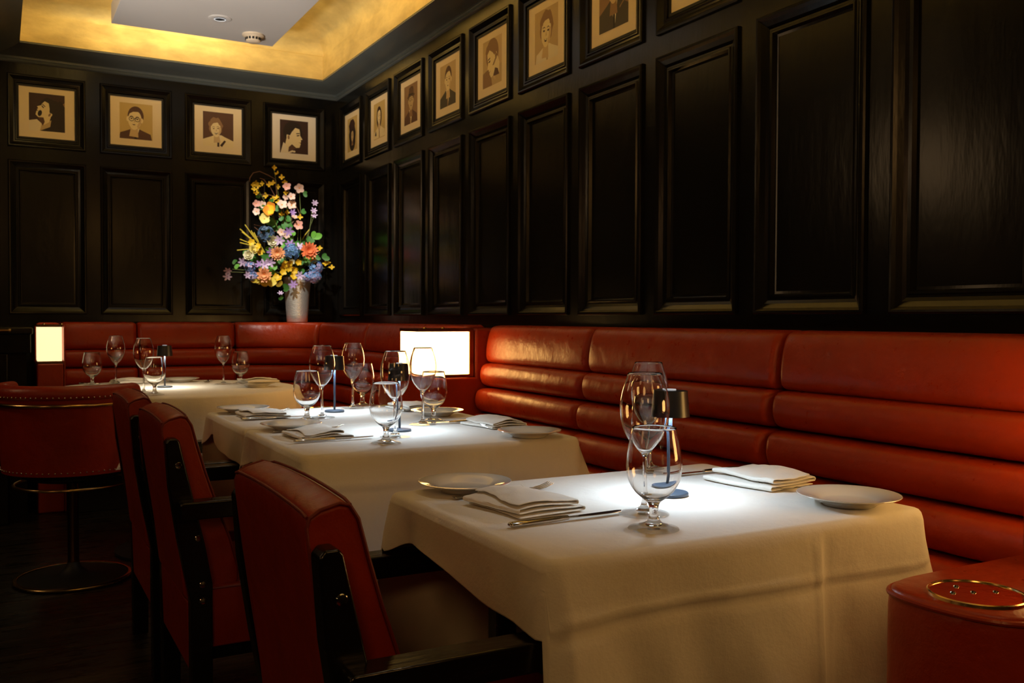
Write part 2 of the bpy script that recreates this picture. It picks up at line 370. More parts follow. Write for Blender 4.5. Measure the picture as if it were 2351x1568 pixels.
def portrait(k):
    bg = lambda c: [([(0, 0), (1, 0), (1, 1), (0, 1)], c)]
    if k == 'b1': return bg('dark')+[([(.70, .62), (1, .80), (1, .40), (.8, .3)], 'mid')]+[([(0, 0), (0, .26), (.22, .30), (.45, .12), (.30, 0)], 'paper')]+[(ell(.80, .42, .26, .42, wob=.05), 'black'), ([(.30, 0), (.36, .24), (.62, .30), (.58, .10), (.9, .0)], 'tan'), ([(.3, 0), (.6, .13), (1, .16), (1, 0)], 'black')]+profile_head(.46, .56, .34, 'black', flip=-1, rot=-34)+[(ell(.30, .47, .055, .085, rot=-20), 'black')]
    if k == 'b2': return bg('ochre')+bust(.48, .30, .50, 'brown', 'black')+face(.46, .56, .33, 'brown', 'cream', 'brown', glasses=True, rot=-4, turn=-.5)
    if k == 'b3': return bg('brown')+bust(.50, .34, .56, 'cream', 'dark')+face(.42, .52, .27, 'mid', 'cream', 'mid', rot=6, smile=True, curly=.06, ear=False)+[([(.55, .04), (.70, .2), (.75, .17), (.62, 0)], 'dark')]
    if k == 'b4': return bg('dark')+[([(.12, .32), (.02, .0), (.34, 0), (.50, .06)], 'paper')]+profile_head(.50, .52, .42, 'black')+[(ell(.50, .06, .05, .03), 'paper')]
    if k == 'r1': return bg('ochre')+[(ell(.5, .42, .33, .44, wob=.04), 'black'), (ell(.46, .74, .30, .2, wob=.05), 'dark')]+face(.5, .46, .20, 'black', 'tan', 'dark', long_=True, ear=False)
    if k == 'r2': return bg('ochre')+bust(.5, .34, .5, 'cream', 'mid', bot=.02)+face(.48, .62, .24, 'dark', 'cream', 'mid', long_=True, turn=.6, ear=False)+[([(.12, .1), (.2, .25), (.25, .1)], 'dark')]
    if k == 'r3': return bg('mid')+bust(.5, .36, .5, 'brown', 'tan')+face(.52, .58, .27, 'dark', 'tan', 'dark', hat=True, turn=.4)
    if k == 'r4': return bg('tan')+bust(.5, .40, .56, 'grey', 'mid')+face(.52, .62, .29, 'brown', 'cream', 'mid', turn=-.3)
    if k == 'r5': return bg('tan')+[(ell(.80, .55, .38, .5, wob=.03), 'skin'), ([(.0, .0), (.0, .32), (.40, .40), (.5, .0)], 'mid'), ([(.7, .0), (.62, .35), (1, .40), (1, 0)], 'tan')]+profile_head(.50, .55, .42, 'mid', 'cream', flip=-1, rot=22)+[([(.42, .92), (.46, .93), (.78, .60), (.60, .42), (.52, .42), (.72, .60)], 'mid')]
    if k == 'r6': return bg('tan')+bust(.54, .30, .50, 'paper', 'tan')+face(.50, .56, .34, 'mid', 'cream', 'brown', smile=True, curly=.05, rot=-5, ear=False)
    if k == 'r7': return bg('mid')+bust(.52, .52, .62, 'grey', 'black')+face(.50, .72, .32, 'black', 'skin', 'dark', ear=True)+[([(.72, .3), (.95, .45), (.94, .48), (.71, .33)], 'mid')]
    return bg('tan')+bust(.5, .3, .5, 'dark', 'mid')+face(.5, .6, .3, 'brown', 'cream', 'brown')
PIC = []
def framed_photo(key, label, to, pale=False):
    """to(a, n, b): a right, b up, n out of the wall; centre of the picture at 0"""
    c0 = to(0, 0, 0)
    t = thing('framed_portrait', label, 'picture', c0, group='sepia portraits along the panelled walls')
    off = Vector(c0)
    def tl(a, n_, b_): return tuple(Vector(to(a, n_, b_))-off)
    h = .1525
    def slab(x0, x1, z0, z1, n0, n1, mb, mi=0):
        v = [tl(x, nn, z) for nn in (n0, n1) for z in (z0, z1) for x in (x0, x1)]
        mb.add(v, [(0, 2, 3, 1), (4, 5, 7, 6), (0, 1, 5, 4), (2, 6, 7, 3), (0, 4, 6, 2), (1, 3, 7, 5)], mi)
    mb = MB(); o_ = .163
    for r_ in ((-o_, o_, -o_, -h), (-o_, o_, h, o_), (-o_, -h, -h, h), (h, o_, -h, h)): slab(*r_, -.0135, -.007, mb)
    mb.build('frame', 'matte_black', t, smooth=0)
    mb = MB(); slab(-h, h, -h, h, -.0135, -.0115, mb); mb.build('mat_board', 'mat_board_pale' if pale else 'mat_board', t, smooth=0)
    mb = MB(); pw, ph = .098, .113; zc = .004
    for i, (poly, col) in enumerate(portrait(key)):
        pts = []
        # clip to the print rectangle (Sutherland-Hodgman)
        P = list(poly)
        for ax, lim, sg in ((0, 0, 1), (0, 1, -1), (1, 0, 1), (1, 1, -1)):
            Q = []
            for j in range(len(P)):
                a, b2 = P[j-1], P[j]; ia = (a[ax]-lim)*sg >= 0; ib = (b2[ax]-lim)*sg >= 0
                if ia != ib:
                    tt = (lim-a[ax])/(b2[ax]-a[ax]); Q.append((a[0]+(b2[0]-a[0])*tt, a[1]+(b2[1]-a[1])*tt))
                if ib: Q.append(b2)
            P = Q
            if len(P) < 3: break
        if len(P) < 3: continue
        mb.add([tl((x-.5)*2*pw, -.0112+i*.00006, (y-.5)*2*ph+zc) for x, y in P], [tuple(range(len(P)))], TK.index(col))
    mb.build('print', ['photo_'+k for k in TK], t, smooth=0, fix=False)
    return t
tb = lambda cx: (lambda a, n_, b_: (cx+a, D-n_, 2.3318+b_))
tr = lambda cy: (lambda a, n_, b_: (W-n_, cy-a, 2.3318+b_))
for k, key, lab, pale in ((0, 'b1', 'sepia portrait of laughing person with head thrown back, leftmost on the far wall', 0), (1, 'b2', 'sepia portrait of man in round glasses and dark suit, far wall', 0), (2, 'b3', 'sepia portrait of smiling curly haired person in light jacket, far wall', 0), (3, 'b4', 'high contrast portrait of dark haired man in right profile, above the flowers', 1)):
    framed_photo(key, lab, tb(BC[6+k]), pale)
RL = ['sepia portrait of a dark long haired figure, first on the right wall from the corner', 'sepia portrait of a long haired woman in pale dress, second from the corner', 'brown portrait of a person wearing a brimmed hat', 'sepia portrait of a man in dark suit and patterned tie facing front', 'faded sepia portrait of a tilted face beside a light figure', 'sepia portrait of a smiling person with short curled fair hair', 'brown portrait of a man in dark suit, cropped by the top of the view', 'rightmost framed portrait, only its lower mat corner in view']
for k, lab in enumerate(RL): framed_photo('r%d' % (k+1), lab, tr(RC[k]))

# ------------------------------------------------------------------ banquettes
def smoothprof(pts, closed=True, it=2):
    for _ in range(it):
        q = []
        n_ = len(pts)
        for i in range(n_):
            a, b2 = pts[i], pts[(i+1) % n_]
            q.append((a[0]*.75+b2[0]*.25, a[1]*.75+b2[1]*.25)); q.append((a[0]*.25+b2[0]*.75, a[1]*.25+b2[1]*.75))
        pts = q
    return pts
TOPC = smoothprof([(.03, .895), (.12, .888), (.170, .893), (.184, .92), (.178, .98), (.165, 1.03), (.148, 1.056), (.11, 1.060), (.03, 1.060)])
def roll_prof(nf, z0, z1):
    zc, h = (z0+z1)/2, (z1-z0)/2; nb = nf-.19
    return smoothprof([(nb, z0+.004), (nf-.06, z0), (nf-.015, z0+.010), (nf, zc-h*.25), (nf, zc+h*.30), (nf-.012, z1-.010), (nf-.05, z1), (nb, z1-.004)])
ROLLS = [(.212, .782, .893), (.236, .670, .781), (.262, .560, .669), (.285, .462, .559)]
def sweep(prof, s0, s1, path, step=.04, e0=1, e1=1, wr=0):
    """cushion along the wall; its ends draw in like stuffed leather"""
    cn = sum(p[0] for p in prof)/len(prof); cz = sum(p[1] for p in prof)/len(prof)
    L = s1-s0; N = max(2, int(L/step)); ts = []
    rr = .028
    for k in range(7): ts.append((rr*(1-cos(pi/2*k/6)), sin(pi/2*k/6)))
    S = [(s0+a, b_ if e0 else 1) for a, b_ in ts]+[(s0+rr+(L-2*rr)*i/N, 1) for i in range(1, N)]+[(s1-a, b_ if e1 else 1) for a, b_ in reversed(ts)]
    P = []
    for i, (s, q) in enumerate(S):
        k = .55+.45*q; row = []
        for n_, z_ in prof:
            nn = n_
            if wr: nn = n_+wr*noise.noise(Vector((s*22, z_*3, 1.3)))*(1 if n_ > cn else 0)
            row.append(path(s, nn*k+(1-k)*(cn-.03) if nn > cn else nn, cz+(z_-cz)*(.80+.20*q)))
        row.append(row[0]); P.append(row)
    mb = MB(); mb.grid(P); m = len(prof)
    mb.add([p for p in P[0][:-1]], [tuple(range(m))]); mb.add([p for p in P[-1][:-1]], [tuple(range(m))])
    return mb
def right_path(s, n_, z): return (W-n_, s, z)
def corner_path(s, n_, z):
    # s=0 at X=.33 on the back wall, round the corner, then down the right wall
    cx, cy, R = 1.34, 5.61, .76
    L1 = cx-.33; L2 = R*.85*pi/2
    if s < L1: return (.33+s, D-n_, z)
    if s < L1+L2:
        a = (s-L1)/L2*pi/2; return (cx+(R-n_)*sin(a), cy+(R-n_)*cos(a), z)
    return (W-n_, cy-(s-L1-L2), z)
CL1 = 1.01; CL2 = .76*.85*pi/2; CEND = CL1+CL2+(5.61-3.985)
def banquette(name, label, segs, path, mi, group=None):
    t = thing(name, label, 'banquette', path((segs[0][0]+segs[-1][1])/2, .3, 0))
    off = Vector(t.location)
    def p2(s, n_, z): return tuple(Vector(path(s, n_, z))-off)
    for (a, b_) in segs:
        g = .002
        q = sweep(TOPC, a+g, b_-g, p2, wr=.003).build('headrest_cushion', mi, t, smooth=60)
        for (nf, z0, z1) in ROLLS:
            sweep(roll_prof(nf, z0, z1), a+g, b_-g, p2, wr=.004).build('channel_roll', mi, t, smooth=60)
    a, b_ = segs[0][0], segs[-1][1]
    sweep(smoothprof([(.02, .2), (.74, .2), (.745, .24), (.745, .43), (.73, .462), (.6, .468), (.02, .462)]), a, b_, p2, e0=0, e1=0).build('seat', mi, t, smooth=60)
    sweep([(.02, .002), (.68, .002), (.68, .2), (.02, .2)], a, b_, p2, e0=0, e1=0).build('plinth', 'matte_black', t)
    sweep([(.0, .2), (.05, .2), (.05, 1.045), (.0, 1.045)], a, b_, p2, e0=0, e1=0).build('backboard', mi, t)
    return t
banquette('corner_banquette', 'red leather channelled banquette curving round the far corner behind the round table', [(0, .43), (.43, CL1+.02), (CL1+.02, CL1+CL2*.62), (CL1+CL2*.62, CL1+CL2+.30), (CL1+CL2+.30, CEND)], corner_path, 'leather_red')
nb = banquette('straight_banquette', 'long red leather channelled banquette along the right wall beside the square tables', [(.945, 1.94), (1.94, 2.91), (2.91, 3.74)], right_path, 'leather_red')
banquette('straight_banquette', 'red leather banquette at the right edge beyond the near armrest divider', [(-1.2, -.2), (-.2, .695)], right_path, 'leather_red')
# red ledge that closes the corner behind the curved back
mb = MB(); arc = [corner_path(s, .1, 1.045)[:2] for s in [CL1*.6+i*(CL2+CL1*.8)/24 for i in range(25)]]
poly = [(arc[0][0], D-.001)]+arc+[(W-.001, arc[-1][1]), (W-.001, D-.001)]
mb.prism(poly, 1.035, 1.055, 'z')
lg = mb.build('ledge', 'leather_red', smooth=30); cb = bpy.data.objects['corner_banquette']; lg.parent = cb; lg.location = -Vector(cb.location)

# ------------------------------------------------------------------ dividers with lamp boxes
def rrect(x0, x1, y0, y1, r, n=8, corners=(1, 1, 1, 1)):
    out = []
    for i, (cx, cy, a) in enumerate(((x1-r, y1-r, 0), (x0+r, y1-r, 90), (x0+r, y0+r, 180), (x1-r, y0+r, 270))):
        if corners[i]:
            for k in range(n+1): q = radians(a+90*k/n); out.append((cx+r*cos(q), cy+r*sin(q)))
        else: out.append(((x1 if i in (0, 3) else x0), (y1 if i in (0, 1) else y0)))
    return out
def divider(y0, label, nose=True):
    """red upholstered arm between two booths; y0 = near face, width .245"""
    t = thing('booth_divider', label, 'divider', (1.6, y0, 0))
    y1 = .245; L = 'leather_red'
    def X(x): return (x if x > 1.45 else 1.45+(x-1.45)*.95)-1.6
    # low arm, rounded nose
    out = [(X(1.49), y1)]
    out += [(X(1.21), y1), (X(1.16), y1-.004), (X(1.128), y1-.016), (X(1.112), y1-.036), (X(1.104), y1-.075), (X(1.106), y1-.13), (X(1.124), y1-.19), (X(1.165), y1-.225), (X(1.23), y1-.243), (X(1.30), .0), (X(1.49), 0)]
    cx = sum(p[0] for p in out)/len(out); cy = .12
    rings = []
    body = smoothcurve(out)
    for z_, k in ((.0, 1), (.60, 1), (.672, 1.0), (.690, .995), (.6985, .985), (.701, .965)):
        rings.append([(X(1.49)+(x-X(1.49))*(1 if x > X(1.48) else k), cy+(y-cy)*(k if k > .99 else k), z_) for x, y in body])
    mb = MB(); m = len(body)
    for i in range(len(rings)-1):
        mb.add(rings[i]+rings[i+1], [(j, (j+1) % m, m+(j+1) % m, m+j) for j in range(m)])
    mb.add(rings[-1], [tuple(range(m))])
    mb.build('arm', L, t, smooth=50)
    ring = [(x, y) for x, y in body]
    MB().tube([(x*1.0, cy+(y-cy)*.985, .694) for x, y in ring[1:-1]], .0042, 8).build('piping', 'leather_red', t)
    # raised block that carries the lamp
    poly = [(X(1.49), 0), (X(1.49), .805), (X(1.496), .820), (X(1.51), .828), (X(1.90), .828), (X(1.90), 0)]
    MB().prism(poly, 0, y1, 'y').build('lamp_plinth', L, t, bevel=.012, seg=3)
    # end panel against the wall
    MB().box(X(1.876), X(2.098), 0, y1, 0, 1.045).build('end_panel', L, t, bevel=.014, seg=3)
    # round plate
    pl = MB().lathe([(0, .7030), (.0615, .7030), (.0625, .7055), (.0640, .7062), (.0660, .7050), (.067, .7005)], (X(1.198), .130, 0), 48).build('brass_plate', 'brass', t)
    MB().lathe([(0, .7040), (.0615, .7040), (.0615, .7025)], (X(1.198), .130, 0), 40).build('mirror_inlay', 'plate_mirror', t)  # polished metal disc inside the brass rim
    for dx, dy in ((-.028, .018), (.030, -.008), (0, .006), (.004, .036)):
        MB().lathe([(0, .0022), (.003, .0018), (.0042, 0)], (X(1.198)+dx, .130+dy, .7042), 12).build('screw', 'steel', t)
    return t
def smoothcurve(pts, it=2):
    for _ in range(it):
        q = [pts[0]]
        for i in range(len(pts)-1):
            a, b2 = pts[i], pts[i+1]
            q.append((a[0]*.75+b2[0]*.25, a[1]*.75+b2[1]*.25)); q.append((a[0]*.25+b2[0]*.75, a[1]*.25+b2[1]*.75))
        q.append(pts[-1]); pts = q
    return pts
mat('plate_mirror', (.80, .60, .42), .05, metal=1, bump=(12, .1, .01))
divider(.698, 'red leather booth arm with round metal plate in the near right corner')
divider(3.74, 'red leather booth divider carrying the glowing lamp box beside the square tables')
def lamp_box(x0, x1, y0, y1, z0, z1, label, glow='box_glow', side=True):
    cx, cy = (x0+x1)/2, (y0+y1)/2
    t = thing('lamp_box', label, 'lamp', (cx, cy, z0)); w_, d_, h = (x1-x0)/2, (y1-y0)/2, z1-z0
    MB().box(-w_, w_, -d_, d_, .012, h-.012).build('glass_shade', glow, t, bevel=.003)
    MB().box(-w_-.003, w_+.003, -d_-.003, d_+.003, 0, .012).build('base_frame', 'bronze', t, bevel=.001)
    MB().box(-w_-.003, w_+.003, -d_-.003, d_+.003, h-.012, h+.002).build('top_frame', 'bronze', t, bevel=.001)
    if side: MB().box(w_+.0005, w_+.022, -d_-.003, d_+.003, 0, h+.002).build('side_frame', 'bronze', t, bevel=.002)
    for k in range(2):
        MB().lathe([(0, .006), (.006, .005), (.009, 0)], (-w_*.4+k*.09, 0, h+.002), 14).build('finial', 'brass', t)
    return t
lamp_box(1.606, 1.851, 3.752, 3.965, .829, 1.043, 'large glowing lamp box on the booth divider behind the square tables')
lamp_box(1.606, 1.851, .712, .925, .829, 1.043, 'glowing lamp box on the near booth arm beyond the right edge')
# end post of the corner banquette with its lamp
t = thing('banquette_end_post', 'narrow red leather post under the small glowing lamp at the far left', 'divider', (.26, 5.85, 0))
MB().box(-.075, .060, -.10, .515, 0, .83).build('post', 'leather_red', t, bevel=.01, seg=3)
MB().prism(rrect(-.10, .515, 0, 1.058, .05, corners=(1, 1, 0, 0)), .0605, .069, 'x').build('side_fin', 'leather_red', t, bevel=.003)
MB().prism(rrect(-.075, .060, .83, 1.058, .03, corners=(1, 1, 0, 0)), .16, .18, 'y').build('back_fin', 'leather_red', t, bevel=.004)
t = lamp_box(.190, .312, 5.765, 5.955, .832, 1.046, 'small glowing lamp box at the far left end of the corner banquette', 'box_glow_soft', False)

# ------------------------------------------------------------------ tables and cloths
TZ = .76
def square_table(x0, x1, y0, y1, label):
    cx, cy = (x0+x1)/2, (y0+y1)/2
    t = thing('dining_table', label, 'table', (cx, cy, 0)); hx, hy = (x1-x0)/2-.006, (y1-y0)/2-.006
    MB().box(-hx, hx, -hy, hy, .727, .7545).build('tabletop', 'black_wood', t, bevel=.004)
    MB().lathe([(.032, .03), (.032, .727)], n=24).build('column', 'matte_black', t)
    MB().box(-.2, .2, -.2, .2, .002, .03).build('base_plate', 'matte_black', t, bevel=.006)
    MB().box(-.12, .12, -.12, .12, .712, .727).build('mounting_plate', 'matte_black', t)
    return t
def tablecloth(x0, x1, y0, y1, drops, label, seed=0, group=None):
    """drops: (left, near, right, far)"""
    cx, cy = (x0+x1)/2, (y0+y1)/2; r = .020; pts = []
    hx, hy = (x1-x0)/2, (y1-y0)/2
    side = [('far', (hx, hy), (-hx, hy), (0, 1), drops[3]), ('left', (-hx, hy), (-hx, -hy), (-1, 0), drops[0]), ('near', (-hx, -hy), (hx, -hy), (0, -1), drops[1]), ('right', (hx, -hy), (hx, hy), (1, 0), drops[2])]
    NS = 72
    for k, (nm, a, b_, nr, dr) in enumerate(side):
        n2 = side[(k+1) % 4][3]; d2 = side[(k+1) % 4][4]
        L = hypot(b_[0]-a[0], b_[1]-a[1]); tx, ty = (b_[0]-a[0])/L, (b_[1]-a[1])/L
        for i in range(NS):
            s = r+(L-2*r)*i/(NS-1); e = min(s, L-s)
            pts.append((a[0]+tx*s, a[1]+ty*s, nr[0], nr[1], dr, s/L, e, k))
        ang0 = atan2(nr[1], nr[0])
        for j in range(1, 5):
            q = ang0+pi/2*j/5; f_ = j/5; c = (b_[0]-(nr[0]+n2[0])*r, b_[1]-(nr[1]+n2[1])*r)
            dd = dr if f_ < .5 else d2
            pts.append((c[0]+r*cos(q), c[1]+r*sin(q), cos(q), sin(q), dd, 1, 0, k))
    N = len(pts); rows = []
    Tt = TZ
    FLARE = (.12, .05, .09, .30)
    fr = [k/40 for k in range(41)]
    inset = [(.0125, 0), (.008, -.0004), (.003, -.0025), (-.001, -.007), (-.003, -.013)]
    for ins, dz in inset: rows.append([(x-nx*ins, y-ny*ins, Tt+dz+.0012*noise.noise(Vector((x*9, y*9, seed)))*(ins > .02)) for (x, y, nx, ny, dr, u, e, k) in pts])
    for f_ in fr[1:]:
        row = []
        for i, (x, y, nx, ny, dr, u, e, k) in enumerate(pts):
            d_ = dr*f_
            long_ = dr > .15
            cone = math.exp(-(e/.07)**2)
            flare = FLARE[k]*d_*(1+.5*cone)+.002
            wv = (.35*noise.noise(Vector((x*5+seed, y*5, .3)))+.12*noise.noise(Vector((x*14+seed, y*14, f_*1.5))))*d_*(.42 if long_ else .28)+(.010*f_*sin(u*19+seed+2.2*f_)*d_/.3 if long_ else 0)
            # pressed fold creases
            if long_: wv += (.005*math.exp(-((u-.655)/.007)**2)-.004*math.exp(-((u-.68)/.012)**2))*min(1, d_/.03)+.004*math.exp(-((d_-.068-.01*u)/.005)**2)-.003*math.exp(-((d_-.085)/.010)**2)
            extra = 0
            if k == 1:      # the left flap droops and folds in near its far corner
                sf = u*(y1-y0); extra = .040*math.exp(-(sf/.075)**2)*f_; d_ *= .55+.5*u; wv += (.012*math.exp(-(sf/.03)**2)-.010*math.exp(-((sf-.10)/.05)**2))*f_+.05*f_*f_*max(0, .3-abs(u-.55))*.1
            o_ = .002+flare+wv
            o_ = max(o_, .001)
            hem = (.006*sin(u*9+seed)+.02*noise.noise(Vector((u*3, seed, k))))*f_
            row.append((x+nx*o_, y+ny*o_, Tt-.013-d_-extra-hem*(dr > .05)))
        rows.append(row)
    mb = MB(); P = [r_+[r_[0]] for r_ in rows]; mb.grid(P)
    # top sheet
    SC = [1, .985, .95, .9, .82, .72, .6, .46, .3, .12, 0]
    mb.grid([[(a*q, b_*q, TZ+.0012*(1-q*.2)*noise.noise(Vector((a*q*9, b_*q*9, seed)))*min(1, (1-q)*20)) for q in SC] for a, b_, _z in rows[0]+[rows[0][0]]])
    o = mb.build('tablecloth', 'linen', smooth=70); o.location = (cx, cy, 0)
    o.cycles.is_caustics_receiver = True
    md = o.modifiers.new('thick', 'SOLIDIFY'); md.thickness = .0012; md.offset = -1
    return tag(o, label, 'tablecloth', group)
square_table(.65, 1.425, 1.075, 1.66, 'square dining table under the nearest white cloth')
square_table(.632, 1.425, 2.185, 2.768, 'square dining table under the middle white cloth')
square_table(.632, 1.425, 2.774, 3.35, 'square dining table pushed against the far side of the middle table')
tablecloth(.65, 1.425, 1.075, 1.66, (.092, .285, .13, .40), 'white linen cloth hanging over the nearest square table', 1)
tablecloth(.632, 1.425, 2.185, 2.768, (.10, .40, .13, .05), 'white linen cloth on the middle square table, long front drop', 5)
tablecloth(.632, 1.425, 2.776, 3.35, (.10, .03, .13, .30), 'white linen cloth on the farther of the two joined square tables', 9)
RX, RY, RR = .72, 4.60, .565
t = thing('round_dining_table', 'round dining table under a cream cloth in the far corner booth', 'table', (RX, RY, 0))
MB().lathe([(0, .727), (RR-.012, .727), (RR-.008, .733), (RR-.008, .7545), (0, .7545)], n=64).build('tabletop', 'black_wood', t)
MB().lathe([(.045, .03), (.045, .727)], n=24).build('column', 'matte_black', t)
MB().lathe([(0, .002), (.26, .002), (.26, .012), (.05, .03), (0, .03)], n=40).build('base_plate', 'matte_black', t)
P = []; NA = 180
for i in range(NA+1):
    a = 2*pi*(i % NA)/NA; row = [(0, 0, TZ)]
    for r_ in (.1, .25, .4, RR-.03): row.append((r_*cos(a), r_*sin(a), TZ))
    for r_, z_ in ((RR-.01, -.0008), (RR-.003, -.004), (RR, -.010)): row.append((r_*cos(a), r_*sin(a), TZ+z_))
    for k in range(1, 12):
        f_ = k/11; fold = .5+.5*sin(a*17+1.3*sin(a*3)); rr = RR+.008+(.016+.055*fold**1.5)*f_**1.3
        # where the chair is tucked in the cloth is pressed back
        row.append((rr*cos(a), rr*sin(a), TZ-.012-.27*f_-.006*fold*f_))
    P.append(row)
mb = MB(); mb.grid(P); o = mb.build('tablecloth', 'linen', smooth=80); o.location = (RX, RY, 0)
tag(o, 'cream round cloth falling in soft folds on the far round table', 'tablecloth')

# ------------------------------------------------------------------ glassware
WG = [(0, .0), (.039, .0), (.041, .0012), (.0405, .0022), (.030, .0042), (.016, .0075), (.007, .013), (.0042, .022), (.0036, .05), (.0036, .088), (.0045, .098), (.008, .104), (.018, .114), (.030, .130), (.038, .150), (.0415, .170), (.0415, .188), (.038, .208), (.033, .224), (.0285, .2385)]
WI = [(.0279, .2387), (.0276, .2380), (.0323, .224), (.0372, .208), (.0406, .188), (.0406, .170), (.0371, .150), (.029, .131), (.017, .1155), (.008, .1070), (0, .1055)]
TG = [(0, 0), (.037, 0), (.039, .0012), (.0385, .0024), (.028, .0055), (.014, .010), (.0085, .017), (.0072, .028), (.0078, .036), (.011, .043), (.019, .049), (.031, .060), (.040, .076), (.0435, .094), (.0430, .112), (.0405, .130), (.0370, .148), (.0345, .160)]
TI = [(.0337, .1603), (.0335, .1595), (.0360, .148), (.0395, .130), (.0420, .112), (.0425, .094), (.0391, .077), (.030, .0615), (.018, .0515), (.008, .0475), (0, .047)]
def fine(p, n_=3):
    q = [p[0]]
    for i in range(len(p)-1):
        p0 = p[max(i-1, 0)]; p1 = p[i]; p2 = p[i+1]; p3 = p[min(i+2, len(p)-1)]
        for k in range(1, n_+1):
            t_ = k/n_
            q.append(tuple(.5*((2*p1[c])+(-p0[c]+p2[c])*t_+(2*p0[c]-5*p1[c]+4*p2[c]-p3[c])*t_*t_+(-p0[c]+3*p1[c]-3*p2[c]+p3[c])*t_**3) for c in (0, 1)))
    return [(max(0, a), b_) for a, b_ in q]
def glass(kind):
    O_, I_ = (WG, WI) if kind == 'wine' else (TG, TI)
    t = thing('wine_glass' if kind == 'wine' else 'water_goblet', 'x', 'glass')
    cut_o = 8 if kind == 'wine' else 7
    mb = MB(); mb.lathe(fine(O_)+fine(I_), n=56)
    mb.build('glass_body', 'glass', t, smooth=60)
    return t
def one_glass(kind):
    O_, I_ = (WG, WI) if kind == 'wine' else (TG, TI)
    o = MB().lathe(fine(O_)+fine(I_), n=56).build('wine_glass' if kind == 'wine' else 'water_goblet', ['glass', 'glass_foot'], smooth=60)
    for p in o.data.polygons:
        if p.center.z < .0075 and hypot(p.center.x, p.center.y) > .008: p.material_index = 1
    o.cycles.is_caustics_caster = True
    return tag(o, 'x', 'glass')
wproto, gproto = one_glass('wine'), one_glass('water')
TT = TZ+.0008
wines = [((.955, 1.266), 'tall wine glass on the nearest table, front one of the two'), ((1.198, 1.576), 'tall wine glass on the nearest table, behind the front wine glass'),
         ((.965, 2.419), 'tall wine glass on the middle table left of the lamp box glow'), ((1.152, 2.659), 'tall wine glass standing right in front of the bright lamp box'),
         ((.936, 2.994), 'tall wine glass at the left of the farther joined table, before its lamp'), ((1.131, 3.25), 'tall wine glass at the right of the farther joined table, behind its lamp'),
         ((.500, 4.885), 'tall wine glass at the back left of the round table'), ((.552, 4.307), 'tall wine glass at the front of the round table by its lamp'), ((.976, 4.728), 'tall wine glass at the right of the round table')]
waters = [((.900, 1.168), 'short water goblet nearest the camera on the nearest table'), ((1.250, 1.645), 'short water goblet at the back of the nearest table seen through the glasses'),
          ((.893, 2.304), 'short water goblet at the front of the middle table'), ((1.217, 2.723), 'short water goblet below the lamp box glow on the middle table'),
          ((.866, 2.930), 'short water goblet at the left of the farther joined table'), ((1.197, 3.331), 'short water goblet behind the tall glass at the far right of the joined table'),
          ((.394, 4.880), 'short water goblet at the far left of the round table'), ((.580, 4.191), 'short water goblet at the front of the round table'), ((1.058, 4.720), 'short water goblet at the right of the round table')]
for i, ((x, y), lab) in enumerate(wines): place(wproto, i > 0, lab, (x, y, TT), group='wine glasses set on the tables')
for i, ((x, y), lab) in enumerate(waters): place(gproto, i > 0, lab, (x, y, TT), group='water goblets set on the tables')

# ------------------------------------------------------------------ table lamps
def table_lamp():
    t = thing('table_lamp', 'x', 'lamp')
    MB().lathe([(0, 0), (.0335, 0), (.0345, .001), (.0345, .005), (.033, .0065), (.006, .0085), (0, .0085)], n=40).build('base', 'lamp_blue', t, smooth=30)
    MB().lathe([(.0036, .008), (.0036, .152)], n=16).build('pole', 'lamp_blue', t)
    sh_ = MB().lathe([(.0355, .148), (.0312, .196), (.028, .1965), (.014, .1968), (0, .1968), (0, .1955), (.0300, .1950), (.0343, .149), (.0345, .148)], n=48).build('shade', 'lamp_black', t, smooth=30)
    MB().lathe([(0, .1970), (.010, .1972), (.010, .199), (0, .1995)], n=24).build('touch_button', 'lamp_top', sh_)
    MB().lathe([(0, .1600), (.026, .1600), (.026, .164), (0, .164)], n=32).build('light_disc', 'lamp_led', sh_)
    return t
lproto = table_lamp()
for i, (x, y, p, lab) in enumerate(((1.101, 1.380, 1.0, 'small black cordless lamp on the nearest table'), (1.025, 2.536, 1.05, 'small black cordless lamp on the middle table in front of the lamp box'), (1.032, 3.158, 1.05, 'small black cordless lamp on the farther joined table'), (.685, 4.62, 1.1, 'small black cordless lamp at the centre of the round table'))):
    place(lproto, i > 0, lab, (x, y, TT), group='cordless lamps on the tables')
    light('table_lamp_light', 'AREA', (x, y, TT+.1585), p, COOL if i < 3 else (1, .88, .66), size=.05, aim=(0, 0, -1))

# ------------------------------------------------------------------ plates, cutlery, napkins
PLP = [(0, .003), (.030, .003), (.0315, .0005), (.046, .0005), (.048, .003), (.060, .009), (.078, .0155), (.0885, .0180), (.0895, .0190), (.0890, .0200), (.0875, .0200), (.074, .0165), (.058, .0125), (.050, .0085), (.044, .0065), (0, .0060)]
pproto = tag(MB().lathe(PLP, n=72).build('bread_plate', 'porcelain', smooth=50), 'x', 'plate')
plates = [((.780, 1.598), 'white bread plate at the left rear of the nearest table beside fork and napkin'), ((1.328, 1.160), 'white bread plate at the right front corner of the nearest table'),
          ((1.298, 2.250), 'white bread plate at the right front corner of the middle table'), ((.757, 2.722), 'white bread plate at the rear left of the middle table'),
          ((.745, 3.285), 'white bread plate at the far left of the joined tables'), ((1.303, 2.885), 'white bread plate below the lamp box on the farther joined table'),
          ((.818, 4.985), 'white plate at the back of the round table'), ((1.075, 4.470), 'white plate with a napkin at the right of the round table')]
for i, ((x, y), lab) in enumerate(plates): place(pproto, i > 0, lab, (x, y, TT), rz=i*.7, group='white plates on the tables')
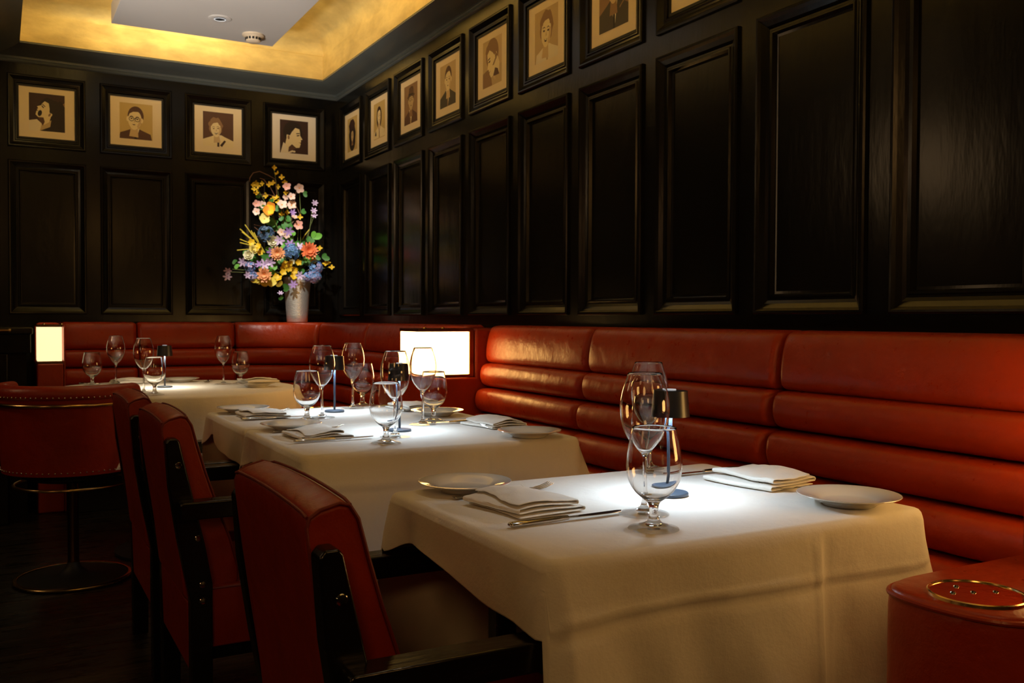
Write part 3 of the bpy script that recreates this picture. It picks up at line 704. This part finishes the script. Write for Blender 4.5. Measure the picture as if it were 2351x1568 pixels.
def fork():
    t = thing('dinner_fork', 'x', 'fork')
    # along +X, tines at +X, back of tines arched
    pts = [(-.10, 0, .0035), (-.098, 0, .0032), (-.06, 0, .004), (-.02, 0, .0065), (.02, 0, .0085), (.040, 0, .0075)]
    mb = MB(); ws = [.004, .0105, .0085, .0050, .0032, .0040]
    P = []
    for (x, y, z), w_ in zip(pts, ws): P.append([(x, -w_, z), (x, -w_*.5, z+.0014), (x, w_*.5, z+.0014), (x, w_, z), (x, w_*.5, z-.0012), (x, -w_*.5, z-.0012), (x, -w_, z)])
    P += [[(x, -w_, z), (x, -w_*.5, z+.001), (x, w_*.5, z+.001), (x, w_, z), (x, w_*.5, z-.001), (x, -w_*.5, z-.001), (x, -w_, z)] for x, z, w_ in ((.050, .0045, .0105), (.060, .0025, .0125), (.068, .0022, .0125))]
    mb.grid(P); mb.add(P[0][:-1], [(0, 1, 2, 3, 4, 5)]); mb.add(P[-1][:-1], [(0, 1, 2, 3, 4, 5)])
    mb.build('handle', 'steel', t, smooth=60)
    for k in range(4):
        y = -.0105+k*.007
        MB().tube([(.066, y, .0022), (.080, y, .0028), (.095, y*.97, .0055), (.110, y*.93, .0105), (.114, y*.92, .0125)], [.0019, .0018, .0016, .0012, .0006], 8).build('tine', 'steel', t, smooth=60)
    return t
def knife():
    t = thing('dinner_knife', 'x', 'knife')
    P = []
    for x, w_, h in ((-.112, .004, .002), (-.108, .0085, .0040), (-.08, .0085, .0045), (-.03, .0070, .0045), (-.008, .0058, .0042), (0, .0052, .0038)):
        P.append([(x, w_*cos(a), .0048+h*sin(a)) for a in [2*pi*k/12 for k in range(13)]])
    mb = MB(); mb.grid(P); mb.add(P[0][:-1], [tuple(range(12))]); mb.add(P[-1][:-1], [tuple(range(12))])
    mb.build('handle', 'steel', t, smooth=60)
    out = [(0, -.0045), (.012, -.0065), (.05, -.0095), (.085, -.0095), (.105, -.006), (.112, .003), (.105, .006), (.0, .0055)]
    MB().prism(out, .0042, .0056, 'z').build('blade', 'steel', t, bevel=.0005)
    return t
def napkin(seed, loops=4, lx=.120, ly=.165):
    """folded linen napkin: soft layers joined by loops, the open scroll showing at the short ends"""
    rng = random.Random(seed*3+1); cl = []; h = .0064 if seed < 3 else .0050
    x0, x1 = -lx/2, lx/2; flare = [rng.uniform(.010, .020), 0, rng.uniform(-.004, .004), 0, 0]
    for k in range(loops):
        z = .0028+k*h; a, b_ = (x0, x1) if k % 2 == 0 else (x1, x0)
        if k == 0: b_ += flare[0]
        if k == 1: a += flare[0]
        if k == loops-1: b_ = x0+.010
        for i in range(12): cl.append((a+(b_-a)*i/11, z, k))
        if k < loops-1:
            sg = 1 if b_ > a else -1
            for q_ in range(1, 6):
                q = -pi/2+pi*q_/6; cl.append((b_+sg*h*.75*cos(q), z+h/2+h*.62*sin(q), k))
    P = []; M_ = 26
    for j in range(M_+1):
        v = j/M_; row = []; endp = abs(2*v-1)
        for (x, z, k) in cl:
            kk = k/(loops-1)
            y = (v-.5)*ly*(1-.05*kk)+.010*kk*sin(seed)+.012*(x/lx)*(v-.5)
            puff = (.0055*kk+.0015)*sin(pi*min(1, max(0, (x-x0)/lx)))*(1-.6*endp**2)
            wave = kk*(.0030*sin(x*45+seed*2)+.0026*sin(y*42+seed+x*30))+.0020*kk*noise.noise(Vector((x*50, y*50, seed)))
            sag = -.0016*kk*(1-endp)*cos(x*60)
            row.append((x+.005*sin(y*24+k*1.7+seed)+.006*kk*(v-.5), y, max(z+puff+wave+sag, .0016+.0026*k)))
        P.append(row)
    mb = MB(); mb.grid(P); o = mb.build('napkin', 'linen_napkin', smooth=80)
    md = o.modifiers.new('thick', 'SOLIDIFY'); md.thickness = .0026; md.offset = 0
    md = o.modifiers.new('sub', 'SUBSURF'); md.levels = 1; md.render_levels = 2
    return tag(o, 'x', 'napkin')
fp, kp = fork(), knife()
forks = [((.822, 1.532), radians(3), 'steel fork lying under the folded napkin on the left of the nearest table'), ((1.3585, 1.259), radians(118), 'steel fork beside the right hand plate on the nearest table'),
         ((.785, 2.664), radians(4), 'steel fork on the left of the middle table, tines past the napkin'), ((1.323, 2.397), radians(115), 'steel fork with its tines on the table beside the right plate of the middle table'),
         ((.778, 3.226), radians(4), 'steel fork on the left of the farther joined table'), ((1.352, 3.050), radians(182), 'steel fork by the right plate of the farther joined table'), ((.95, 4.95), radians(250), 'steel fork beside the rear plate of the round table')]
for i, ((x, y), a, lab) in enumerate(forks): place(fp, i > 0, lab, (x, y, TT+.0005), a, group='steel forks on the tables')
kn = [((.812, 1.281), radians(2), 'steel knife in front of the napkin at the left of the nearest table'), ((1.315, 1.535), radians(183), 'steel knife at the back right of the nearest table'),
      ((.790, 2.415), radians(1), 'steel knife in front of the left napkin on the middle table'), ((1.235, 2.640), radians(178), 'steel knife at the right of the middle table behind the tall glass'),
      ((.790, 3.021), 0, 'steel knife at the left of the farther joined table'), ((1.230, 3.245), radians(180), 'steel knife at the right of the farther joined table'), ((.43, 4.93), radians(320), 'steel knife at the back left of the round table')]
for i, ((x, y), a, lab) in enumerate(kn): place(kp, i > 0, lab, (x, y, TT+.0005), a, group='steel knives on the tables')
naps = [((.795, 1.405), radians(8), 1, 'folded white napkin over the fork on the left of the nearest table', .0), ((1.350, 1.400), radians(186), 2, 'folded white napkin on the banquette side of the nearest table', 0),
        ((.762, 2.520), radians(5), 3, 'folded white napkin on the left of the middle table', .0), ((1.345, 2.53), radians(186), 4, 'folded white napkin on the banquette side of the middle table', 0),
        ((.758, 3.110), radians(4), 5, 'folded white napkin on the left of the farther joined table', .0), ((1.325, 3.135), radians(184), 6, 'folded white napkin on the banquette side of the farther joined table', 0),
        ((.585, 4.975), radians(100), 7, 'folded white napkin at the back left of the round table', 0), ((1.090, 4.455), radians(95), 8, 'folded white napkin lying on the right plate of the round table', .019)]
for (x, y), a, sd_, lab, dz in naps:
    o = napkin(sd_); o.location = (x, y, TT+dz); o.rotation_euler = (0, 0, a); o['label'] = lab; o['group'] = 'folded napkins on the tables'
    if sd_ == 1: o.rotation_euler = (0, radians(0), a)

# ------------------------------------------------------------------ armchairs
def armchair():
    t = thing('armchair', 'x', 'chair'); Lc = 'leather_chair'
    # side profile of the back (x, z); x = 0 at the top rear edge
    prof = [(0.0, .824), (.004, .835), (.018, .843), (.045, .850), (.060, .846), (.071, .828), (.085, .775), (.105, .705), (.135, .615), (.165, .53), (.185, .455), (.185, .425), (.165, .405), (.066, .385), (.052, .40), (.030, .60), (.012, .72), (0.0, .80)]
    hw = .205; P = []; N = 20
    cxp, czp = .06, .62
    for i in range(N+1):
        u = -1+2*i/N; y = hw*u; e = max(0, abs(u)-.90)/.10
        k = 1-.016*e*e; dome = .006*(1-u*u)
        row = [(cxp+(x-cxp)*k, y, czp+(z-czp)*k+(dome if z > .8 else 0)) for x, z in prof]
        row.append(row[0]); P.append(row)
    mb = MB(); mb.grid(P); m = len(prof)
    mb.add(P[0][:-1], [tuple(range(m))]); mb.add(P[-1][:-1], [tuple(range(m))])
    mb.build('backrest', Lc, t, smooth=40, bevel=.006, seg=3)
    sk = lambda x, z: (.06+(x-.06)*.987, .62+(z-.62)*.987)
    for sg in (-1, 1):      # piping round each side face
        yy = sg*(hw-.001)
        MB().tube([(sk(x, z)[0], yy, sk(x, z)[1]) for x, z in ((.042, .52), (.027, .62), (.013, .72), (.001, .822), (.005, .835), (.019, .844), (.046, .851), (.060, .847))], .0026, 8).build('piping', 'piping_red', t)
        MB().tube([(sk(x, z)[0], yy, sk(x, z)[1]) for x, z in ((.060, .847), (.072, .828), (.086, .775), (.106, .705), (.136, .615), (.166, .53), (.186, .455), (.186, .425), (.165, .404))], .0028, 8).build('piping', 'piping_red', t)
    for px_, pz_, dz_ in ((.002, .835, .006), (.061, .8475, .0065)):
        q0 = sk(px_, pz_)
        MB().tube([(q0[0], -hw+.002, q0[1])]+[(px_, hw*u, pz_+dz_*(1-u*u)) for u in [k/8 for k in range(-7, 8)]]+[(q0[0], hw-.002, q0[1])], .0024, 8).build('piping', 'piping_red', t)
    # rear skirt of the seat
    MB().prism([(.058, .392), (.085, .385), (.085, .225), (.070, .215), (.064, .22)], -hw, hw, 'y').build('rear_skirt', Lc, t, bevel=.004, seg=2)
    # seat
    mb = MB(); sp_ = rrect(.09, .56, .275, .425, .026); mb.prism(sp_, -.232, .232, 'y'); mb.build('seat', Lc, t, smooth=40, bevel=.006, seg=3)
    for sg in (-1, 1):
        MB().tube([(.10, sg*.231, .422), (.54, sg*.231, .422), (.557, sg*.231, .405)], .0032, 8).build('piping', 'piping_red', t)
        y0, y1 = (sg*.212, sg*.252); a_, b_ = min(y0, y1), max(y0, y1)
        # rear post: narrow at the top, leans back, straight to the floor
        poly = [(.004, .790), (.012, .800), (.030, .800), (.036, .792), (.066, .66), (.094, .54), (.112, .44), (.112, .0), (.062, .0), (.060, .40), (.032, .55), (.012, .68)]
        rl = MB().prism(poly, a_, b_, 'y').build('rear_leg', 'black_wood', t, bevel=.004, seg=2)
        # arm
        ya, yb = sorted((sg*.240, sg*.290))
        poly = rrect(.03, .575, .607, .650, .010)
        MB().prism(poly, ya, yb, 'y').build('arm', 'black_wood', t, bevel=.004, seg=2)
        ya2, yb2 = sorted((sg*.238, sg*.278))
        MB().prism([(.515, 0), (.515, .607), (.562, .607), (.556, 0)], ya2, yb2, 'y').build('front_leg', 'black_wood', t, bevel=.004)
        for (sx, sz) in ((.033, .735), (.078, .555), (.088, .44), (.088, .40)):
            mb = MB(); r_ = .0085
            v = [(sx+r_*cos(2*pi*k/16), sg*.2516, sz+r_*sin(2*pi*k/16)) for k in range(16)]+[(sx+r_*.8*cos(2*pi*k/16), sg*.2534, sz+r_*.85*sin(2*pi*k/16)) for k in range(16)]+[(sx, sg*.2526, sz)]
            mb.add(v, [(k, (k+1) % 16, 16+(k+1) % 16, 16+k) for k in range(16)]+[(16+k, 16+(k+1) % 16, 32) for k in range(16)]); mb.build('screw', 'chrome', rl)
    MB().box(.08, .54, -.212, .212, .24, .275).build('seat_frame', 'black_wood', t)
    return t
ac = armchair()
for i, (x, y, lab) in enumerate(((.343, 1.374, 'red leather armchair with black wooden arms at the nearest table'), (.343, 2.585, 'red leather armchair at the middle table, between the two other armchairs'), (.335, 3.186, 'red leather armchair at the farther joined table, next to the swivel chair'))):
    place(ac, i > 0, lab, (x, y, 0), group='red leather armchairs with black frames')

# ------------------------------------------------------------------ barrel swivel chair
BX, BY = .268, 4.27
bc = thing('swivel_chair', 'round red leather barrel swivel chair with brass band and floor ring at far left', 'chair', (BX, BY, 0), rz=0)
fa = radians(60)       # faces the round table
A0, A1 = fa+radians(88), fa+radians(263)
MB().lathe([(.232, .465), (.262, .465), (.268, .56), (.276, .70), (.286, .775), (.250, .775), (.236, .62)], n=48, a0=A0, a1=A1+radians(11), closed_prof=True).build('back_shell', 'leather_chair', bc, smooth=50)
rp = smoothprof([(.238, .768), (.292, .764), (.300, .780), (.298, .802), (.284, .818), (.256, .822), (.238, .812), (.232, .785)])
MB().lathe(rp, n=48, a0=A0-.04, a1=A1+.04, closed_prof=True).build('top_roll', 'leather_chair', bc, smooth=60)
MB().lathe(smoothprof([(.280, .735), (.294, .737), (.299, .744), (.294, .751), (.282, .753)]), n=56, a0=A0, a1=A1, closed_prof=True).build('brass_band', 'brass', bc, smooth=60)
nm = None
for row, (rr, zz, cnt) in enumerate(((.3005, .777, 44), (.2655, .479, 36))):
    for k in range(cnt):
        a = A0+.03+(A1-A0-.06)*k/(cnt-1)
        if nm is None:
            nm = MB().lathe([(0, .0032), (.002, .0026), (.0034, .0008), (.0036, 0)], n=10).build('nail_head', 'nail', bc); q = nm
        else:
            q = nm.copy(); COL.objects.link(q)
        q.location = (rr*cos(a), rr*sin(a), zz); q.rotation_euler = (0, pi/2, a)
MB().lathe([(.19, .4605), (.205, .462), (.212, .48), (.21, .505), (.19, .52), (0, .525)], n=48).build('seat', 'leather_chair', bc, smooth=60)
MB().lathe(smoothprof([(.212, .400), (.222, .396), (.228, .403), (.222, .410), (.213, .408)]), n=56, closed_prof=True).build('lower_band', 'brass', bc, smooth=60)
for k in range(3):
    a = radians(150+120*k); MB().tube([(.15*cos(a), .15*sin(a), .425), (.22*cos(a), .22*sin(a), .404)], .006, 8).build('bracket', 'brass', bc)
MB().lathe([(0, .42), (.15, .42), (.19, .435), (.19, .46), (0, .46)], n=48).build('seat_pan', 'matte_black', bc, smooth=50)
MB().lathe([(.022, .03), (.022, .42)], n=20).build('column', 'bronze', bc)
MB().lathe([(0, .001), (.215, .001), (.22, .006), (.20, .012), (.06, .022), (.03, .05), (.022, .07), (0, .07)], n=48).build('base', 'matte_black', bc, smooth=50)
MB().lathe([(.212, .004), (.226, .004), (.228, .010), (.222, .016), (.212, .014)], n=64, closed_prof=True).build('floor_ring', 'brass', bc, smooth=60)

# ------------------------------------------------------------------ service cabinet at the far left
sb = thing('service_cabinet', 'dark wooden service cabinet with rail in the shadow at the far left', 'cabinet', (-.35, 5.75, 0))
MB().box(-.5, .50, -.25, .6, .90, 1.0).build('drawer_front', 'lacquer', sb, bevel=.004)
MB().box(-.5, .51, -.27, .6, 1.0, 1.035).build('counter', 'black_wood', sb, bevel=.006)
MB().box(-.48, .48, -.20, .6, 0.0, .90).build('carcass', 'lacquer', sb)
for xx in (-.42, -.05, .37): MB().box(xx-.025, xx+.025, -.235, -.201, 0, .90).build('stile', 'lacquer', sb, bevel=.008)
MB().tube([(-.45, -.31, 1.018), (.405, -.31, 1.018)], .009, 12).build('rail', 'bronze', sb)
MB().tube([(.398, -.31, 1.018), (.408, -.31, 1.018)], .0125, 14).build('rail_cap', 'brass', sb)
for xx in (-.3, .3): MB().tube([(xx, -.31, 1.018), (xx, -.26, 1.018)], .006, 8).build('rail_bracket', 'bronze', sb)

# ------------------------------------------------------------------ vase and flowers
VX, VY, VZ = 1.762, 6.185, 1.0615
mat('soil', (.02, .03, .01), .9)
vz = thing('flower_vase', 'tapered hammered silver vase on the banquette ledge in the corner', 'vase', (VX, VY, VZ))
MB().lathe([(0, .001), (.066, .001), (.068, .003), (.071, .05), (.082, .20), (.092, .296), (.0925, .300), (.090, .300), (.080, .21), (.068, .05), (.064, .012), (0, .012)], n=64).build('body', 'vase_metal', vz, smooth=50)
fl = thing('flower_arrangement', 'tall mixed arrangement of yellow, pink, blue and purple flowers in the silver vase', 'flowers', (VX, VY, VZ+.02))
FC = {'yellow': (.80, .52, .02), 'orange': (.82, .30, .03), 'paleyel': (.82, .70, .22), 'pink': (.85, .42, .34), 'palepink': (.88, .60, .50), 'purple': (.34, .20, .48), 'lilac': (.60, .46, .68), 'blue': (.16, .34, .68), 'slate': (.07, .13, .22), 'deepblue': (.08, .17, .34), 'cream': (.82, .78, .55), 'peach': (.85, .40, .18), 'coral': (.85, .22, .08), 'leaf': (.05, .20, .03), 'bright_leaf': (.14, .42, .04), 'stem': (.16, .20, .04), 'twig': (.16, .07, .04), 'gold_leaf_pale': (.74, .58, .06), 'center': (.55, .35, .02)}
for k, c in FC.items(): mat('flower_'+k, c, .55, var=(40, .18))
def petal(mb, c, dirv, upv, L, wd, curl, mi=0):
    c = Vector(c); d_ = Vector(dirv).normalized(); up = Vector(upv).normalized(); sd2 = d_.cross(up).normalized(); up = sd2.cross(d_)
    rows = []
    for t_, k in ((0, .25), (.3, .8), (.6, 1), (.85, .75), (1, .2)):
        cc = c+d_*L*t_+up*(curl*L*t_*t_); rows.append([tuple(cc-sd2*wd*k+up*wd*.25*k), tuple(cc), tuple(cc+sd2*wd*k+up*wd*.25*k)])
    mb.grid(rows, mi)
rng = random.Random(11)
def fpos(zx, zy, dep):
    u = 500+.2551*zx; z = 1.057+(741-370-.2551*zy)*.00291; x = 1.671+(u-650)*.00297
    k = dep/6.2; return Vector((x*k-VX, dep-VY, CAMH+(z-CAMH)*k-VZ-.02))
TOCAM = Vector((-.28, -.95, .1)).normalized()
def facing(j=.5):
    return (TOCAM+Vector((rng.uniform(-j, j), rng.uniform(-j, j), rng.uniform(-j, j)))).normalized()
def basis(n_):
    a = n_.cross(Vector((0, 0, 1))).normalized(); return a, n_.cross(a).normalized()
def blossom(c, r, col, np_=5, col2='center', wdk=.42, curl=.25, layers=1, name='blossom', jit=.5):
    n_ = facing(jit); a, b_ = basis(n_); mb = MB(); c = Vector(c)
    for ly in range(layers):
        for k in range(np_):
            q = 2*pi*(k+ly*.5)/np_+rng.uniform(-.1, .1); dv = a*cos(q)+b_*sin(q)+n_*(.15+.35*ly)
            petal(mb, c+n_*ly*r*.08, dv, n_, r*(1-.22*ly)*rng.uniform(.9, 1.08), r*wdk, curl)
    s_ = r*.16
    v = [c+n_*s_*1.2]+[c+(a*cos(2*pi*k/8)+b_*sin(2*pi*k/8))*s_+n_*s_*.3 for k in range(8)]
    mb.add([tuple(x) for x in v], [(0, 1+k, 1+(k+1) % 8) for k in range(8)], 1)
    return mb.build(name, ['flower_'+col, 'flower_'+col2], fl, smooth=80, fix=False)
def hydrangea(c, r, col, col2):
    mb = MB(); c = Vector(c)
    for k in range(60):
        d_ = Vector((rng.gauss(0, 1), rng.gauss(0, 1)-.5, rng.gauss(0, 1))).normalized(); p = c+Vector((d_.x*r, d_.y*r*.7, d_.z*r)); a, b_ = basis(d_) if abs(d_.z) < .98 else (Vector((1, 0, 0)), Vector((0, 1, 0)))
        o_ = rng.uniform(0, 1.5); mi = rng.random() < .4
        for j in range(4):
            q = o_+pi/2*j; petal(mb, p, a*cos(q)+b_*sin(q)+d_*.15, d_, r*.30, r*.15, .1, int(mi))
    return mb.build('hydrangea_head', ['flower_'+col, 'flower_'+col2], fl, smooth=80, fix=False)
def leaf(c, L, col, ang=None):
    ang = rng.uniform(0, 6.28) if ang is None else ang
    mb = MB(); n_ = facing(.4); a, b_ = basis(n_); petal(mb, c, a*cos(ang)+b_*sin(ang), n_, L, L*.34, .2); petal(mb, c, a*cos(ang+.9)+b_*sin(ang+.9), n_, L*.7, L*.25, .2)
    return mb.build('leaf', 'flower_'+col, fl, smooth=80, fix=False)
def stem(p, col='stem', r=.0018, q=None, bend=.02):
    p = Vector(p); q = q or Vector((rng.uniform(-.035, .035), rng.uniform(-.03, .03), .26)); b0 = Vector((q.x*.6, q.y*.6, .05)); m = (p+q)/2+Vector((rng.uniform(-bend, bend), rng.uniform(-bend, bend), .02))
    return MB().tube([b0, q, q.lerp(m, .6)+Vector((0, 0, .01)), m.lerp(p, .4), p], r, 6).build('stem', 'flower_'+col, fl)
PXM = .00076
for zx, zy in ((510, 70), (540, 120), (580, 150), (605, 190), (350, 215), (410, 215), (325, 235), (370, 240), (470, 225), (502, 208), (340, 275), (360, 305), (440, 325), (500, 350), (535, 335), (545, 235), (610, 285), (550, 375), (740, 495), (625, 460), (575, 485), (1030, 945), (975, 912), (1000, 905), (920, 772)):
    blossom(fpos(zx, zy, rng.uniform(6.10, 6.2)), 26*PXM*rng.uniform(.9, 1.15), 'yellow', 4, wdk=.34)
for zx, zy in ((610, 930), (640, 962), (585, 1000), (690, 980), (525, 1040), (680, 1040), (725, 905), (860, 890), (640, 915), (600, 965), (550, 1060), (310, 742), (372, 780), (350, 805), (385, 830)):
    blossom(fpos(zx, zy, rng.uniform(6.03, 6.1)), 32*PXM*rng.uniform(.9, 1.2), 'yellow', 5, wdk=.40)
for zx, zy, col in ((485, 425, 'orange'), (450, 465, 'orange'), (425, 530, 'paleyel'), (470, 450, 'yellow')): blossom(fpos(zx, zy, 6.1), 50*PXM, col, 5, wdk=.5)
for zx, zy, r_ in ((735, 235, 46), (622, 225, 38), (662, 315, 36), (615, 322, 30), (580, 395, 46), (665, 395, 44), (355, 398, 34), (358, 470, 36), (410, 405, 34), (690, 500, 30), (728, 568, 44), (575, 640, 36), (618, 668, 34), (680, 400, 32)):
    blossom(fpos(zx, zy, rng.uniform(6.08, 6.16)), r_*PXM, rng.choice(('pink', 'palepink', 'palepink')), 5, 'orange', wdk=.42, curl=.1)
for zx, zy, r_, col in ((875, 362, 34, 'lilac'), (866, 432, 32, 'lilac'), (872, 472, 30, 'lilac'), (640, 630, 46, 'purple'), (560, 712, 50, 'lilac'), (115, 1000, 36, 'lilac'), (110, 1055, 40, 'lilac'), (240, 920, 44, 'lilac'), (470, 915, 52, 'lilac'), (425, 935, 50, 'lilac'), (735, 770, 48, 'lilac'), (495, 822, 48, 'purple'), (680, 1112, 42, 'purple'), (738, 1025, 40, 'lilac'), (565, 1190, 28, 'lilac'), (278, 1035, 36, 'lilac'), (380, 935, 36, 'purple'), (650, 745, 44, 'purple'), (675, 460, 34, 'purple')):
    blossom(fpos(zx, zy, rng.uniform(6.02, 6.1)), r_*PXM, col, 6, 'purple', wdk=.22, curl=.15)
for zx, zy, r_, col, n2 in ((290, 862, 52, 'cream', 8), (490, 722, 56, 'cream', 9), (320, 815, 46, 'paleyel', 8), (665, 905, 30, 'cream', 7)): blossom(fpos(zx, zy, 6.06), r_*PXM, col, n2, 'paleyel', wdk=.34, layers=3, curl=.4)
for zx, zy, r_, col in ((822, 800, 78, 'coral'), (540, 832, 64, 'peach'), (425, 1030, 68, 'peach')): blossom(fpos(zx, zy, 6.02), r_*PXM, col, 16, 'coral', wdk=.15, layers=3, curl=.15, jit=.25)
for zx, zy, r_, col, c2 in ((665, 815, 66, 'deepblue', 'blue'), (300, 960, 44, 'blue', 'lilac'), (322, 1042, 40, 'blue', 'lilac'), (882, 948, 58, 'blue', 'lilac'), (870, 1030, 56, 'blue', 'lilac'), (810, 1035, 38, 'blue', 'lilac'), (440, 662, 64, 'slate', 'deepblue')):
    hydrangea(fpos(zx, zy, 6.06), r_*PXM, col, c2)
for zx, zy, L, a in ((310, 1090, 55, 3.4), (370, 1110, 90, 4.0), (430, 1130, 100, 4.4), (480, 1130, 95, 4.2), (555, 1130, 60, 4.6), (350, 1100, 80, 3.7)): leaf(fpos(zx, zy, 6.06), L*PXM, 'gold_leaf_pale', a)
for zx, zy, L, c in ((770, 270, 50, 'leaf'), (750, 445, 55, 'leaf'), (850, 680, 90, 'bright_leaf'), (800, 705, 70, 'leaf'), (700, 640, 60, 'bright_leaf'), (780, 742, 70, 'leaf'), (170, 900, 45, 'leaf'), (185, 940, 50, 'bright_leaf'), (420, 860, 70, 'leaf'), (250, 820, 55, 'leaf'), (880, 860, 50, 'leaf'), (640, 1150, 70, 'leaf'), (570, 1250, 45, 'leaf'), (940, 850, 70, 'leaf'), (520, 550, 80, 'leaf'), (450, 545, 60, 'leaf'), (390, 450, 55, 'leaf'), (380, 350, 45, 'leaf'), (600, 740, 60, 'leaf'), (350, 900, 70, 'leaf'), (700, 860, 60, 'leaf'), (560, 900, 60, 'leaf'), (520, 1000, 60, 'bright_leaf'), (500, 1060, 55, 'bright_leaf'), (760, 880, 60, 'leaf'), (610, 560, 60, 'leaf'), (480, 380, 40, 'leaf')):
    leaf(fpos(zx, zy, rng.uniform(6.1, 6.2)), L*PXM, c)
for zx, zy in ((215, 630), (258, 590), (215, 720), (190, 818), (310, 640), (335, 655), (825, 605), (232, 655), (215, 750)):
    p = fpos(zx, zy, 6.14); MB().tube([fpos(430 if zx < 600 else 760, 830 if zx < 600 else 700, 6.18), fpos((zx+400)/2 if zx < 600 else 790, (zy+790)/2 if zx < 600 else 650, 6.15), p], [.002, .003, .0035], 6).build('spike', 'flower_gold_leaf_pale', fl)
for pts in (((560, 520), (520, 170), (460, 140), (385, 112), (330, 130), (302, 175), (298, 212)), ((520, 640), (440, 605), (335, 585)), ((470, 700), (380, 640), (338, 605)), ((480, 690), (340, 690), (262, 715)), ((600, 600), (560, 330), (440, 310), (345, 322)), ((640, 640), (690, 400), (660, 290), (620, 250)), ((560, 400), (480, 250), (420, 180), (385, 172)), ((600, 640), (740, 470), (690, 360), (710, 250))):
    MB().tube([fpos(a, b_, 6.17) for a, b_ in pts], [.003]*(len(pts)-1)+[.0015], 6).build('twig', 'flower_twig', fl)
for zx, zy in ((510, 80), (600, 200), (350, 230), (735, 240), (580, 400), (870, 470), (850, 440), (665, 400), (115, 1010), (150, 985), (290, 870), (490, 730), (822, 810), (540, 840), (425, 1030), (665, 820), (300, 970), (882, 960), (440, 670), (1010, 940), (930, 800), (850, 690), (610, 940), (480, 430), (358, 470), (728, 570)):
    stem(fpos(zx, zy, 6.17))
for k in range(46):
    a = rng.uniform(0, 2*pi); q = rng.random()**.6
    leaf(fpos(590+260*q*cos(a)*(1 if a < pi else .8), 860+230*q*sin(a)*.8, rng.uniform(6.12, 6.26)), rng.uniform(45, 85)*PXM, rng.choice(('leaf', 'leaf', 'bright_leaf')))
for k in range(16):
    leaf(fpos(rng.uniform(480, 700), rng.uniform(430, 640), rng.uniform(6.14, 6.22)), rng.uniform(40, 65)*PXM, 'leaf')
